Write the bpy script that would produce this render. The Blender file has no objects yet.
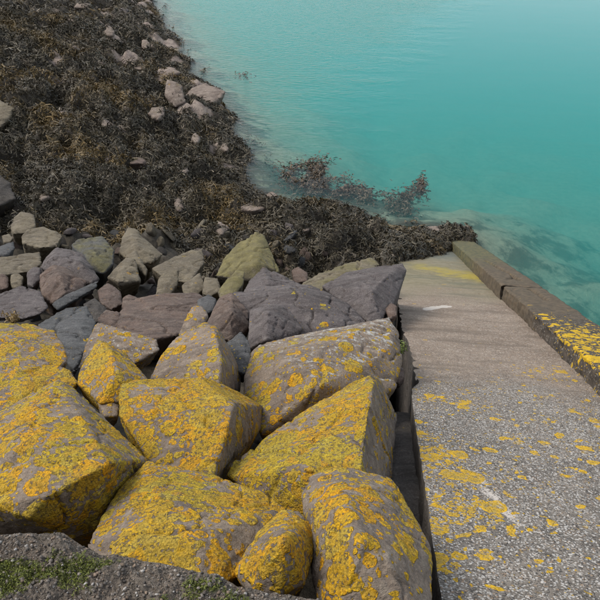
import bpy, bmesh, math, random
import numpy as np
from mathutils import Vector, Matrix

# ------------------------------------------------------------------ camera, sky, sun, exposure
sc = bpy.context.scene
CZ = 8.5                              # eye height above the water
PITCH = math.radians(33.0)            # looking down
FPX = 700.0                           # focal length in photo pixels (600 px wide frame)
cam_d = bpy.data.cameras.new('camera'); cam = bpy.data.objects.new('camera', cam_d)
sc.collection.objects.link(cam)
cam.location = (0, 0, CZ); cam.rotation_euler = (math.pi/2 - PITCH, 0, 0)
cam_d.sensor_fit = 'HORIZONTAL'; cam_d.angle = 2*math.atan(300/FPX)
cam_d.clip_start = 0.05; cam_d.clip_end = 2000
sc.camera = cam

SUN_EL, SUN_AZ = math.radians(54), math.radians(-88)     # azimuth from +Y (ahead), negative = left
world = bpy.data.worlds.new('World'); sc.world = world; world.use_nodes = True
wn = world.node_tree; wn.nodes.clear()
sky = wn.nodes.new('ShaderNodeTexSky'); sky.sky_type = 'NISHITA'; sky.sun_disc = False
sky.sun_elevation = SUN_EL; sky.sun_rotation = SUN_AZ
sky.air_density = 1.0; sky.dust_density = 1.5; sky.ozone_density = 1.0
hsv = wn.nodes.new('ShaderNodeHueSaturation'); hsv.inputs['Saturation'].default_value = 0.42
wb = wn.nodes.new('ShaderNodeBackground'); wb.inputs['Strength'].default_value = 0.15
wo = wn.nodes.new('ShaderNodeOutputWorld')
wn.links.new(sky.outputs[0], hsv.inputs['Color']); wn.links.new(hsv.outputs[0], wb.inputs['Color'])
wn.links.new(wb.outputs[0], wo.inputs['Surface'])
sun_d = bpy.data.lights.new('sun', 'SUN'); sun_d.energy = 1.2; sun_d.angle = math.radians(22)
sun_d.color = (1.0, 0.93, 0.83)
sun = bpy.data.objects.new('sun', sun_d); sc.collection.objects.link(sun)
sdir = Vector((math.sin(SUN_AZ)*math.cos(SUN_EL), math.cos(SUN_AZ)*math.cos(SUN_EL), math.sin(SUN_EL)))
sun.rotation_euler = sdir.to_track_quat('Z', 'Y').to_euler(); sun.location = sdir*60
sc.view_settings.view_transform = 'Standard'; sc.view_settings.look = 'None'
sc.view_settings.exposure = 0.9; sc.view_settings.gamma = 1.0
sc.view_settings.use_curve_mapping = False
sc.cycles.use_denoising = True
sc.cycles.max_bounces = 8; sc.cycles.volume_bounces = 2; sc.cycles.transparent_max_bounces = 8
sc.cycles.caustics_reflective = False; sc.cycles.caustics_refractive = False

# ------------------------------------------------------------------ frames and helpers
COL = sc.collection
CAM = np.array((0, 0, CZ)); CX = np.array((1., 0, 0))
CF = np.array((0, math.cos(PITCH), -math.sin(PITCH))); CU = np.array((0, math.sin(PITCH), math.cos(PITCH)))
def P(px, py, D):                       # a point seen in the photo at depth D metres
    return CAM + D*((px-300)/FPX*CX + (300-py)/FPX*CU + CF)
def Pz(px, py, z=0.0):                  # the same on a level plane
    r = (px-300)/FPX*CX + (300-py)/FPX*CU + CF
    return CAM + r*((z-CZ)/r[2])
# the ramp's own frame: u across (right), v down the slope, w out of the surface
HP = 1.56
dv = (380-300)/FPX*CX + (300-179)/FPX*CU + CF; dv /= np.linalg.norm(dv)
cu = np.array((dv[1], -dv[0], 0)); cu /= np.linalg.norm(cu)
nw = np.cross(cu, dv); nw = nw if nw[2] > 0 else -nw
RO = CAM - nw*HP
def uvw(p):
    q = np.asarray(p) - RO
    return np.stack([q@cu, q@dv, q@nw], -1)
def Ppl(px, py, w=0.0):                 # (u, v) of a photo point on the ramp plane offset by w
    r = (px-300)/FPX*CX + (300-py)/FPX*CU + CF
    t = ((RO + nw*w - CAM)@nw)/(r@nw)
    return uvw(CAM + r*t)[:2]
def plane_z(x, y, w=0.0):               # height of the ramp plane over a plan position
    o = RO + nw*w
    return o[2] - ((x-o[0])*nw[0] + (y-o[1])*nw[1])/nw[2]
RAMP_M = Matrix(((cu[0], dv[0], nw[0], RO[0]), (cu[1], dv[1], nw[1], RO[1]), (cu[2], dv[2], nw[2], RO[2]), (0, 0, 0, 1)))
UL = Ppl(420, 456)[0]; UK = Ppl(537.7, 333.8)[0]
KW, KH = 0.58, 0.18
V0, V1 = 1.05, 18.2

rng = np.random.default_rng(7)
_perm = np.random.default_rng(1).permutation(256).astype(np.int64)
_grad = np.random.default_rng(2).normal(size=(256, 3)); _grad /= np.linalg.norm(_grad, axis=1)[:, None]
def perlin(p, seed=0):
    p = np.asarray(p, dtype=np.float64) + seed*17.31
    i = np.floor(p).astype(np.int64); f = p - i; u = f*f*f*(f*(f*6-15)+10)
    out = np.zeros(len(p))
    for dx in (0, 1):
        for dy in (0, 1):
            for dz in (0, 1):
                h = _perm[(_perm[(_perm[(i[:, 0]+dx) & 255] + i[:, 1]+dy) & 255] + i[:, 2]+dz) & 255]
                g = _grad[h]
                d = g[:, 0]*(f[:, 0]-dx) + g[:, 1]*(f[:, 1]-dy) + g[:, 2]*(f[:, 2]-dz)
                out += d*np.where(dx, u[:, 0], 1-u[:, 0])*np.where(dy, u[:, 1], 1-u[:, 1])*np.where(dz, u[:, 2], 1-u[:, 2])
    return out*1.5
def fbm(p, oct=4, seed=0, gain=0.5):
    o = 0; a = 1.0; q = np.asarray(p, dtype=np.float64)
    for k in range(oct):
        o = o + a*perlin(q, seed+k); q = q*2.03; a *= gain
    return o
def n2(x, y, s, oct=3, seed=0):
    return fbm(np.stack([np.ravel(x)*s, np.ravel(y)*s, np.zeros(np.size(x))], -1), oct, seed).reshape(np.shape(x))
def sstep(a, b, x):
    t = np.clip((x-a)/(b-a), 0, 1); return t*t*(3-2*t)

def make_mesh(name, v, f, smooth=True):
    me = bpy.data.meshes.new(name)
    v = np.asarray(v, dtype=np.float32); f = np.asarray(f, dtype=np.int32)
    me.vertices.add(len(v)); me.vertices.foreach_set('co', v.ravel())
    k = f.shape[1]
    me.loops.add(f.size); me.loops.foreach_set('vertex_index', f.ravel())
    me.polygons.add(len(f)); me.polygons.foreach_set('loop_start', np.arange(0, f.size, k, dtype=np.int32))
    if smooth: me.polygons.foreach_set('use_smooth', np.ones(len(f), dtype=bool))
    me.update(calc_edges=True); me.validate()
    return me
def fattr(me, name, val):
    a = me.attributes.new(name, 'FLOAT', 'POINT'); a.data.foreach_set('value', np.asarray(val, dtype=np.float32))
def cattr(me, name, val):
    a = me.attributes.new(name, 'FLOAT_COLOR', 'POINT')
    a.data.foreach_set('color', np.concatenate([val, np.ones((len(val), 1))], 1).astype(np.float32).ravel())
def grid_faces(nx, ny):                 # verts indexed [j*nx+i]
    i, j = np.meshgrid(np.arange(nx-1), np.arange(ny-1)); a = (j*nx+i).ravel()
    return np.stack([a, a+1, a+nx+1, a+nx], -1)
def obj(name, me, mat=None, parent=None, loc=None):
    o = bpy.data.objects.new(name, me); COL.objects.link(o)
    if mat is not None: me.materials.append(mat)
    if parent is not None: o.parent = parent
    if loc is not None: o.location = loc
    return o
def tag(o, label=None, cat=None, group=None, kind=None):
    if label: o['label'] = label
    if cat: o['category'] = cat
    if group: o['group'] = group
    if kind: o['kind'] = kind
    return o

# ------------------------------------------------------------------ materials
class NT:
    def __init__(s, name):
        s.m = bpy.data.materials.new(name); s.m.use_nodes = True
        s.t = s.m.node_tree; s.t.nodes.clear()
        s.out = s.n('OutputMaterial')
    def n(s, typ, **kw):
        x = s.t.nodes.new('ShaderNode'+typ)
        for k, v in kw.items(): setattr(x, k, v)
        return x
    def l(s, a, b): s.t.links.new(a, b)
    def put(s, sock, v):
        if hasattr(v, 'is_linked'): s.l(v, sock)
        elif isinstance(v, (tuple, list)) and len(v) == 3 and sock.type == 'RGBA': sock.default_value = (*v, 1)
        else: sock.default_value = v
    def math(s, op, a, b=0.0, c=None, clamp=False):
        x = s.n('Math', operation=op, use_clamp=clamp); s.put(x.inputs[0], a); s.put(x.inputs[1], b)
        if c is not None: s.put(x.inputs[2], c)
        return x.outputs[0]
    def ramp(s, f, a, b, lo=0.0, hi=1.0):
        x = s.n('MapRange', interpolation_type='SMOOTHSTEP'); s.put(x.inputs[0], f)
        for k, v in zip((1, 2, 3, 4), (a, b, lo, hi)): s.put(x.inputs[k], v)
        return x.outputs[0]
    def mix(s, f, a, b, mode='MIX'):
        x = s.n('Mix', data_type='RGBA', blend_type=mode); s.put(x.inputs[0], f); s.put(x.inputs[6], a); s.put(x.inputs[7], b)
        return x.outputs[2]
    def noise(s, vec, scale, detail=4, rough=0.55, dist=0.0):
        x = s.n('TexNoise'); s.l(vec, x.inputs['Vector']); s.put(x.inputs['Scale'], scale)
        s.put(x.inputs['Detail'], detail); s.put(x.inputs['Roughness'], rough); s.put(x.inputs['Distortion'], dist)
        return x
    def vor(s, vec, scale, feature='F1', rnd=1.0):
        x = s.n('TexVoronoi', feature=feature); s.l(vec, x.inputs['Vector']); s.put(x.inputs['Scale'], scale)
        s.put(x.inputs['Randomness'], rnd); return x
    def attr(s, name, typ='GEOMETRY'):
        x = s.n('Attribute', attribute_type=typ); x.attribute_name = name; return x
    def coords(s, jitter=True):
        tc = s.n('TexCoord'); v = tc.outputs['Object']
        if jitter:
            oi = s.n('ObjectInfo'); k = s.math('MULTIPLY', oi.outputs['Random'], 57.0)
            a = s.n('VectorMath', operation='ADD'); s.l(v, a.inputs[0]); s.l(k, a.inputs[1]); v = a.outputs[0]
        return v
    def warp(s, vec, scale, amt):
        nz = s.noise(vec, scale, 3)
        a = s.n('VectorMath', operation='SUBTRACT'); s.l(nz.outputs['Color'], a.inputs[0]); a.inputs[1].default_value = (.5, .5, .5)
        b = s.n('VectorMath', operation='SCALE'); s.l(a.outputs[0], b.inputs[0]); b.inputs['Scale'].default_value = amt
        c = s.n('VectorMath', operation='ADD'); s.l(vec, c.inputs[0]); s.l(b.outputs[0], c.inputs[1])
        return c.outputs[0]
    def finish(s, col, rough, height=None, dist=0.01, spec=0.3, strength=1.0):
        p = s.n('BsdfPrincipled'); s.put(p.inputs['Base Color'], col); s.put(p.inputs['Roughness'], rough)
        p.inputs['Specular IOR Level'].default_value = spec
        if height is not None:
            b = s.n('Bump'); s.l(height, b.inputs['Height']); b.inputs['Distance'].default_value = dist
            b.inputs['Strength'].default_value = strength
            s.l(b.outputs[0], p.inputs['Normal'])
        s.l(p.outputs[0], s.out.inputs['Surface'])
        return s.m

def lichen_mask(t, vec, cov, scales=((7.5, .55), (17., .5), (38., .45))):
    """round thalli of several sizes; cov 0..1 says how many of the cells are grown over"""
    w = t.warp(t.warp(vec, 9.0, 0.05), 45.0, 0.016)
    mask = None; inner = None
    for k, (scl, rad) in enumerate(scales):
        off = t.n('VectorMath', operation='ADD'); t.l(w, off.inputs[0]); off.inputs[1].default_value = (3.1*k, 1.7*k, 5.3*k)
        v = t.vor(off.outputs[0], scl)
        sep = t.n('SeparateColor'); t.l(v.outputs['Color'], sep.inputs[0])
        on = t.ramp(t.math('SUBTRACT', t.math('MULTIPLY', cov, 1.0), sep.outputs[0]), -0.03, 0.03)
        r = t.math('MULTIPLY_ADD', sep.outputs[1], 0.45, rad*0.75)
        r = t.math('MULTIPLY', r, t.math('MULTIPLY_ADD', cov, 0.55, 0.42))
        d = t.math('SUBTRACT', r, v.outputs['Distance'])           # >0 inside
        m = t.math('MULTIPLY', t.ramp(d, 0.0, 0.05), on)
        e = t.math('MULTIPLY', t.ramp(d, 0.06, 0.26), on)
        if k < 2: tone = sep.outputs[2] if k == 0 else t.math('MULTIPLY', t.math('ADD', tone, sep.outputs[2]), .5)
        mask = m if mask is None else t.math('MAXIMUM', mask, m)
        inner = e if inner is None else t.math('MAXIMUM', inner, e)
    return mask, inner, tone

def rock_mat(name, c1, c2, c3, algae=0.0, speck=0.10, lich_orange=0.0):
    t = NT(name); vec = t.coords()
    big = t.noise(vec, 2.2, 5, 0.6, 0.4).outputs[0]
    mid = t.noise(vec, 11, 6, 0.65).outputs[0]
    fine = t.noise(vec, 75, 4, 0.7).outputs[0]
    col = t.mix(t.ramp(big, .35, .65), c1, c2)
    col = t.mix(t.math('MULTIPLY', t.ramp(mid, .5, .72), .8), col, c3)
    strk = t.n('Mapping'); t.l(vec, strk.inputs[0]); strk.inputs['Rotation'].default_value = (.4, .7, .3); strk.inputs['Scale'].default_value = (1.0, 5.0, 1.6)
    sn = t.noise(strk.outputs[0], 3.0, 6, .7, .6).outputs[0]
    col = t.mix(t.ramp(sn, .5, .66, 0, .6), col, tuple(.42*q for q in c2)); col = t.mix(t.ramp(sn, .46, .32, 0, .4), col, tuple(1.25*q for q in c3))
    # mineral specks and pits
    sp = t.vor(vec, 110)
    sps = t.n('SeparateColor'); t.l(sp.outputs['Color'], sps.inputs[0])
    lig = t.math('MULTIPLY', t.ramp(sps.outputs[0], .8, .95), speck*1.2)
    drk = t.math('MULTIPLY', t.ramp(sps.outputs[1], .8, .95), speck*1.6)
    col = t.mix(lig, col, (0.5, 0.47, 0.43)); col = t.mix(drk, col, (0.03, 0.027, 0.022))
    col = t.mix(t.ramp(fine, .3, .7, .35, 0.0), col, (0.05, 0.045, 0.04))
    # pale crust lichen
    pale = t.attr('pale').outputs['Fac']
    pn = t.noise(t.warp(vec, 14, .05), 24, 5, .7).outputs[0]
    pm = t.ramp(t.math('ADD', pn, t.math('MULTIPLY_ADD', pale, .5, -.5)), .42, .56)
    col = t.mix(t.math('MULTIPLY', pm, .85), col, (0.46, 0.45, 0.41))
    # green algae
    al = t.attr('algae').outputs['Fac']
    am = t.ramp(t.math('ADD', big, t.math('MULTIPLY_ADD', al, .9, -.6)), .3, .65)
    acol = t.mix(t.ramp(mid, .35, .65), (0.13, 0.115, 0.045), (0.20, 0.175, 0.055))
    col = t.mix(t.math('MULTIPLY', am, .65), col, acol)
    # yellow lichen
    cov0 = t.attr('lichen').outputs['Fac']
    patch = t.noise(vec, 3.3, 3, .5).outputs[0]
    cov = t.math('MULTIPLY', cov0, t.ramp(patch, .36, .58, .40, 1.15), clamp=True)
    m, inner, tone = lichen_mask(t, vec, cov)
    brk = t.noise(vec, 60, 4, .7).outputs[0]
    m = t.math('MULTIPLY', m, t.math('MULTIPLY', t.ramp(brk, .36, .45), t.ramp(t.noise(vec, 21, 5, .7).outputs[0], .31, .38)))
    ln = t.noise(vec, 26, 4, .65).outputs[0]
    lo = t.noise(vec, 1.7, 2, .5).outputs[0]
    lcA = t.mix(t.ramp(ln, .35, .7), (0.58, 0.335, 0.012), (0.76, 0.44, 0.014))
    lcB = t.mix(t.ramp(ln, .35, .7), (0.46, 0.33, 0.022), (0.62, 0.43, 0.022))
    og = t.math('SUBTRACT', t.ramp(lo, .44, .66), lich_orange, clamp=True)
    lc = t.mix(og, lcA, lcB)
    lc = t.mix(t.ramp(tone, .52, .78, 0, .75), lc, (.74, .34, .008)); lc = t.mix(t.ramp(tone, .42, .2, 0, .5), lc, (.50, .42, .09))
    gr = t.vor(vec, 105).outputs['Distance']; gr2 = t.vor(vec, 52, 'DISTANCE_TO_EDGE').outputs['Distance']
    lc = t.mix(t.math('MULTIPLY', inner, t.ramp(ln, .36, .58, .15, .65)), lc, t.mix(ln, (0.20, 0.155, 0.05), (0.40, 0.27, 0.04)))
    lc = t.mix(t.ramp(gr, .4, .8, 0, .4), lc, (0.14, 0.10, 0.015)); lc = t.mix(t.ramp(gr2, .07, .0, 0, .3), lc, (0.10, 0.075, 0.02))
    lc = t.mix(t.ramp(fine, .3, .6, .35, 0.0), lc, (0.12, 0.08, 0.012))
    col = t.mix(m, col, lc)
    h = t.math('ADD', t.math('MULTIPLY', mid, .8), t.math('MULTIPLY', fine, .28))
    h = t.math('ADD', h, t.math('MULTIPLY', m, t.math('SUBTRACT', t.math('MULTIPLY_ADD', ln, .35, .16), t.math('MULTIPLY', gr, .16))))
    h = t.math('ADD', h, t.math('MULTIPLY', sn, .7))
    h = t.math('SUBTRACT', h, t.math('MULTIPLY', t.ramp(sps.outputs[2], .86, .95), .12))
    return t.finish(col, 0.85, h, 0.03, 0.2)

MAT = {
 'lichen': rock_mat('lichen_rock', (.27, .21, .155), (.20, .155, .12), (.35, .29, .225)),
 'orange': rock_mat('orange_lichen_rock', (.26, .205, .155), (.19, .15, .118), (.34, .285, .22), lich_orange=.8),
 'grey':  rock_mat('purple_grey_rock', (.14, .12, .115), (.098, .082, .078), (.195, .172, .158)),
 'brown': rock_mat('brown_rock', (.165, .115, .09), (.115, .085, .07), (.22, .17, .135)),
 'tan':   rock_mat('tan_rock', (.20, .168, .112), (.135, .112, .078), (.26, .222, .16)),
 'slate': rock_mat('slate_rock', (.105, .105, .105), (.075, .078, .078), (.15, .15, .145)),
 'pink':  rock_mat('pale_pink_rock', (.27, .215, .172), (.17, .13, .105), (.36, .305, .25)),
 'dark':  rock_mat('dark_rock', (.075, .066, .056), (.05, .045, .04), (.11, .095, .08)),
}
BEDMAT = rock_mat('shaded_dirty_concrete', (.12, .105, .092), (.085, .075, .066), (.17, .15, .13))  # ramp side and footing: grime plus the gap's shade put into the colour

# concrete of the ramp (object coordinates are u, v, w in metres)
def ramp_mat():
    t = NT('ramp_concrete'); vec = t.coords(False)
    sx = t.n('SeparateXYZ'); t.l(vec, sx.inputs[0]); U, V = sx.outputs[0], sx.outputs[1]
    big = t.noise(vec, 1.4, 5, .6, .5).outputs[0]; mid = t.noise(vec, 7, 6, .65).outputs[0]; fine = t.noise(vec, 60, 4, .7).outputs[0]
    Vw = t.math('ADD', V, t.math('MULTIPLY_ADD', big, 3.0, -1.5))
    # exposed aggregate
    agg = t.vor(vec, 62); s2 = t.n('SeparateColor'); t.l(agg.outputs['Color'], s2.inputs[0])
    agg2 = t.vor(vec, 130); s3 = t.n('SeparateColor'); t.l(agg2.outputs['Color'], s3.inputs[0])
    base = t.mix(t.ramp(big, .3, .7), t.mix(t.ramp(mid, .35, .65), (.235, .205, .17), (.165, .143, .118)), t.mix(t.ramp(mid, .35, .65), (.165, .148, .128), (.105, .095, .083)))
    stone = t.ramp(agg.outputs['Distance'], .55, .35)
    c = t.mix(t.math('MULTIPLY', stone, t.ramp(s2.outputs[0], .62, .88)), base, (.42, .395, .36))
    c = t.mix(t.math('MULTIPLY', stone, t.ramp(s2.outputs[1], .7, .85)), c, (.25, .185, .13))
    c = t.mix(t.math('MULTIPLY', t.ramp(s3.outputs[0], .72, .85), .8), c, (.06, .055, .05))
    c = t.mix(t.math('MULTIPLY', t.ramp(s3.outputs[1], .78, .9), .7), c, (.52, .5, .46))
    top = c
    # sandy worn middle
    mc = t.mix(t.ramp(big, .3, .7), (.22, .168, .125), (.285, .228, .175))
    mc = t.mix(t.ramp(mid, .45, .75, 0, .7), mc, (.16, .123, .096))
    mc = t.mix(t.math('MULTIPLY', t.ramp(s2.outputs[0], .7, .9), .5), mc, (.42, .37, .31))
    mc = t.mix(t.math('MULTIPLY', t.ramp(s3.outputs[0], .7, .85), .5), mc, (.11, .09, .075))
    # stains across the slope
    st = t.n('Mapping'); t.l(vec, st.inputs[0]); st.inputs['Scale'].default_value = (.5, 2.6, 1)
    stn = t.noise(st.outputs[0], 1.1, 5, .65).outputs[0]
    mc = t.mix(t.ramp(stn, .48, .66, 0, .75), mc, (.15, .118, .09))
    oc = t.mix(t.ramp(mid, .35, .65), (.165, .142, .085), (.22, .19, .125))
    oc = t.mix(t.ramp(stn, .45, .65, 0, .7), oc, (.125, .125, .085))
    col = t.mix(t.ramp(Vw, 4.6, 6.2), top, mc)
    col = t.mix(t.ramp(Vw, 8.8, 11.6), col, oc)
    col = t.mix(t.ramp(Vw, 14.6, 15.8), col, (.12, .125, .10))
    # yellow green algae band lying slantwise near the kerb
    bc = t.math('SUBTRACT', t.math('ADD', V, t.math('MULTIPLY', mid, 1.3)), t.math('MULTIPLY_ADD', U, -.9, 14.6))
    band = t.math('MULTIPLY', t.ramp(t.math('ABSOLUTE', bc), .95, .15), t.ramp(big, .34, .55))
    band = t.math('MULTIPLY', band, t.ramp(U, UL+.15, UL+.75))
    col = t.mix(t.math('MULTIPLY', band, .75), col, (.33, .26, .03))
    # pale lime patch and yellow lichen
    pale = t.attr('pale').outputs['Fac']; pn = t.noise(t.warp(vec, 12, .05), 14, 5, .7).outputs[0]
    pm = t.ramp(t.math('ADD', pn, t.math('MULTIPLY_ADD', pale, .6, -.6)), .42, .52)
    col = t.mix(t.math('MULTIPLY', pm, .85), col, (.50, .455, .40))
    cov = t.attr('lichen').outputs['Fac']
    m, inner, tone = lichen_mask(t, t.warp(vec, 5.5, .16), cov, ((9., .55), (21., .5), (46., .45)))
    ln = t.noise(vec, 30, 4, .65).outputs[0]
    lc = t.mix(t.ramp(ln, .35, .7), (.50, .30, .015), (.66, .40, .018))
    lc = t.mix(t.math('MULTIPLY', inner, t.ramp(ln, .4, .6, .2, .8)), lc, (.27, .21, .07))
    m = t.math('MULTIPLY', m, t.ramp(fine, .3, .45, .55, 1.0))
    col = t.mix(t.math('MULTIPLY', m, t.ramp(t.noise(vec, 24, 4, .7).outputs[0], .36, .46)), col, lc)
    h = t.math('ADD', t.math('MULTIPLY', stone, .35), t.math('MULTIPLY', fine, .35))
    h = t.math('MULTIPLY', h, t.ramp(Vw, 5, 11, 1.0, .35)); h = t.math('ADD', h, t.math('MULTIPLY', mid, .6))
    h = t.math('ADD', h, t.math('MULTIPLY', m, .2))
    rough = t.ramp(Vw, 12, 15.5, .9, .55)
    return t.finish(col, rough, h, .014, .25)
RAMPMAT = ramp_mat()

def kerb_mat():
    t = NT('kerb_concrete'); vec = t.coords(False)
    sx = t.n('SeparateXYZ'); t.l(vec, sx.inputs[0]); V = sx.outputs[1]
    big = t.noise(vec, 2.2, 5, .6, .5).outputs[0]; mid = t.noise(vec, 12, 6, .65).outputs[0]; fine = t.noise(vec, 80, 4, .7).outputs[0]
    Vw = t.math('ADD', V, t.math('MULTIPLY_ADD', big, 2.5, -1.25))
    near = t.mix(t.ramp(mid, .35, .65), (.085, .068, .052), (.042, .036, .03))
    agg = t.vor(vec, 70); s2 = t.n('SeparateColor'); t.l(agg.outputs['Color'], s2.inputs[0])
    near = t.mix(t.math('MULTIPLY', t.ramp(s2.outputs[0], .88, .97), .5), near, (.34, .31, .27))
    far = t.mix(t.ramp(mid, .35, .65), (.125, .095, .063), (.075, .06, .042))
    end = t.mix(t.ramp(mid, .4, .6), (.13, .115, .055), (.07, .072, .045))
    col = t.mix(t.ramp(Vw, 7.4, 8.6), near, far); col = t.mix(t.ramp(Vw, 11.5, 14.5), col, end)
    pale = t.attr('pale').outputs['Fac']; pn = t.noise(vec, 22, 5, .7).outputs[0]
    col = t.mix(t.math('MULTIPLY', t.ramp(t.math('ADD', pn, t.math('MULTIPLY_ADD', pale, .6, -.6)), .46, .54), .8), col, (.48, .45, .40))
    cov = t.attr('lichen').outputs['Fac']
    m, inner, tone = lichen_mask(t, vec, cov, ((8., .55), (18., .5), (40., .45)))
    ln = t.noise(vec, 30, 4, .65).outputs[0]
    m = t.math('MULTIPLY', m, t.ramp(fine, .3, .45, .4, 1.0))
    col = t.mix(m, col, t.mix(t.ramp(ln, .35, .7), (.44, .28, .016), (.64, .40, .02)))
    h = t.math('ADD', t.math('MULTIPLY', mid, .9), t.math('ADD', t.math('MULTIPLY', fine, .3), t.math('MULTIPLY', m, .2)))
    return t.finish(col, .85, h, .016, .2)
KERBMAT = kerb_mat()

def walk_mat():
    t = NT('walkway_concrete'); vec = t.coords(False)
    big = t.noise(vec, 3, 5, .6).outputs[0]; mid = t.noise(vec, 16, 6, .65).outputs[0]; fine = t.noise(vec, 120, 4, .7).outputs[0]
    agg = t.vor(t.warp(vec, 60, .02), 115); s2 = t.n('SeparateColor'); t.l(agg.outputs['Color'], s2.inputs[0])
    c = t.mix(t.ramp(big, .35, .65), (.14, .115, .09), (.20, .168, .135))
    c = t.mix(t.ramp(mid, .4, .7, 0, .7), c, (.09, .08, .066))
    stone = t.ramp(agg.outputs['Distance'], .55, .35)
    c = t.mix(t.math('MULTIPLY', stone, t.ramp(s2.outputs[0], .86, .97)), c, (.30, .28, .25))
    c = t.mix(t.math('MULTIPLY', stone, t.ramp(s2.outputs[1], .6, .9, 0, .7)), c, (.17, .13, .10))
    c = t.mix(t.ramp(fine, .35, .6, .4, 0), c, (.04, .034, .027))
    moss = t.attr('moss').outputs['Fac']
    mm = t.ramp(t.math('ADD', mid, t.math('MULTIPLY_ADD', moss, .9, -.62)), .36, .55)
    c = t.mix(t.math('MULTIPLY', mm, .85), c, t.mix(fine, (.035, .045, .012), (.085, .10, .02)))
    h = t.math('ADD', t.math('MULTIPLY', stone, .5), t.math('ADD', t.math('MULTIPLY', fine, .4), t.math('MULTIPLY', mid, .7)))
    return t.finish(c, .92, h, .012, .15)
WALKMAT = walk_mat()

def weed_mat(name):
    t = NT(name); a = t.attr('tint').outputs['Color']
    p = t.n('BsdfPrincipled'); t.l(a, p.inputs['Base Color']); p.inputs['Roughness'].default_value = .55
    p.inputs['Specular IOR Level'].default_value = .34
    t.l(p.outputs[0], t.out.inputs['Surface']); return t.m
WEEDMAT = weed_mat('bladder_wrack')

def ground_mat():
    t = NT('foreshore_bed'); vec = t.coords(False)
    sx = t.n('SeparateXYZ'); t.l(vec, sx.inputs[0]); Z = sx.outputs[2]
    big = t.noise(vec, .35, 5, .6, .3).outputs[0]; mid = t.noise(vec, 5, 6, .7).outputs[0]; fine = t.noise(vec, 30, 4, .7).outputs[0]
    land = t.mix(t.ramp(mid, .35, .7), (.022, .019, .013), (.075, .062, .045))
    land = t.mix(t.ramp(fine, .55, .75, 0, .6), land, (.11, .09, .06))
    rk = t.mix(t.ramp(mid, .35, .65), (.33, .27, .22), (.20, .155, .13)); rk = t.mix(t.ramp(fine, .55, .7, 0, .7), rk, (.06, .05, .035))
    land = t.mix(t.attr('rocky').outputs['Fac'], land, rk)
    sand = t.mix(t.ramp(mid, .3, .7), (.25, .26, .18), (.17, .18, .125))
    wd = t.attr('weed').outputs['Fac']
    wm = t.ramp(t.math('ADD', t.noise(t.warp(vec, .8, .6), 1.05, 5, .68).outputs[0], t.math('MULTIPLY_ADD', wd, .8, -.5)), .44, .58)
    sea = t.mix(t.math("MULTIPLY", wm, .8), sand, (.04, .04, .028))
    col = t.mix(t.ramp(Z, -.25, .0), sea, land)
    return t.finish(col, .8, t.math('ADD', mid, t.math('MULTIPLY', fine, .4)), .05, .3)
GROUNDMAT = ground_mat()

def water_mat():
    t = NT('sea_water'); tc = t.n('TexCoord'); vec = tc.outputs['Object']
    mp = t.n('Mapping'); t.l(vec, mp.inputs[0]); mp.inputs['Rotation'].default_value = (0, 0, math.radians(35)); mp.inputs['Scale'].default_value = (1.0, 2.2, 1)
    a = t.noise(mp.outputs[0], 3.0, 3, .5, .4).outputs[0]; b = t.noise(mp.outputs[0], .35, 3, .5).outputs[0]
    sx = t.n('SeparateXYZ'); t.l(vec, sx.inputs[0])
    # the cat's-paw of wind lies along the far shore, the lee of the pier is calm
    g = t.math('SUBTRACT', t.math('MULTIPLY_ADD', sx.outputs[1], .06, -1.1), t.math('MULTIPLY', sx.outputs[0], .16))
    wind = t.ramp(t.math('ADD', g, t.math('MULTIPLY_ADD', b, 1.2, -.6)), -.2, 1.0, .05, 1.0)
    h = t.math('ADD', t.math('MULTIPLY', t.math('MULTIPLY', a, wind), .9), t.math('MULTIPLY', b, .12))
    bp = t.n('Bump'); t.l(h, bp.inputs['Height']); bp.inputs['Distance'].default_value = .08; bp.inputs['Strength'].default_value = .8
    fr = t.n('Fresnel'); fr.inputs['IOR'].default_value = 1.16; t.l(bp.outputs[0], fr.inputs['Normal'])
    tr = t.n('BsdfTransparent'); gl = t.n('BsdfGlossy'); gl.inputs['Roughness'].default_value = .08; t.l(bp.outputs[0], gl.inputs['Normal'])
    mx = t.n('MixShader'); t.l(fr.outputs[0], mx.inputs[0]); t.l(tr.outputs[0], mx.inputs[1]); t.l(gl.outputs[0], mx.inputs[2])
    t.l(mx.outputs[0], t.out.inputs['Surface'])
    ab = t.n('VolumeAbsorption'); ab.inputs['Color'].default_value = (.01, .74, .73, 1); ab.inputs['Density'].default_value = .27
    ss = t.n('VolumeScatter'); ss.inputs['Color'].default_value = (.08, .93, .87, 1); ss.inputs['Density'].default_value = .135
    ad = t.n('AddShader'); t.l(ab.outputs[0], ad.inputs[0]); t.l(ss.outputs[0], ad.inputs[1]); t.l(ad.outputs[0], t.out.inputs['Volume'])
    return t.m
WATERMAT = water_mat()

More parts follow.
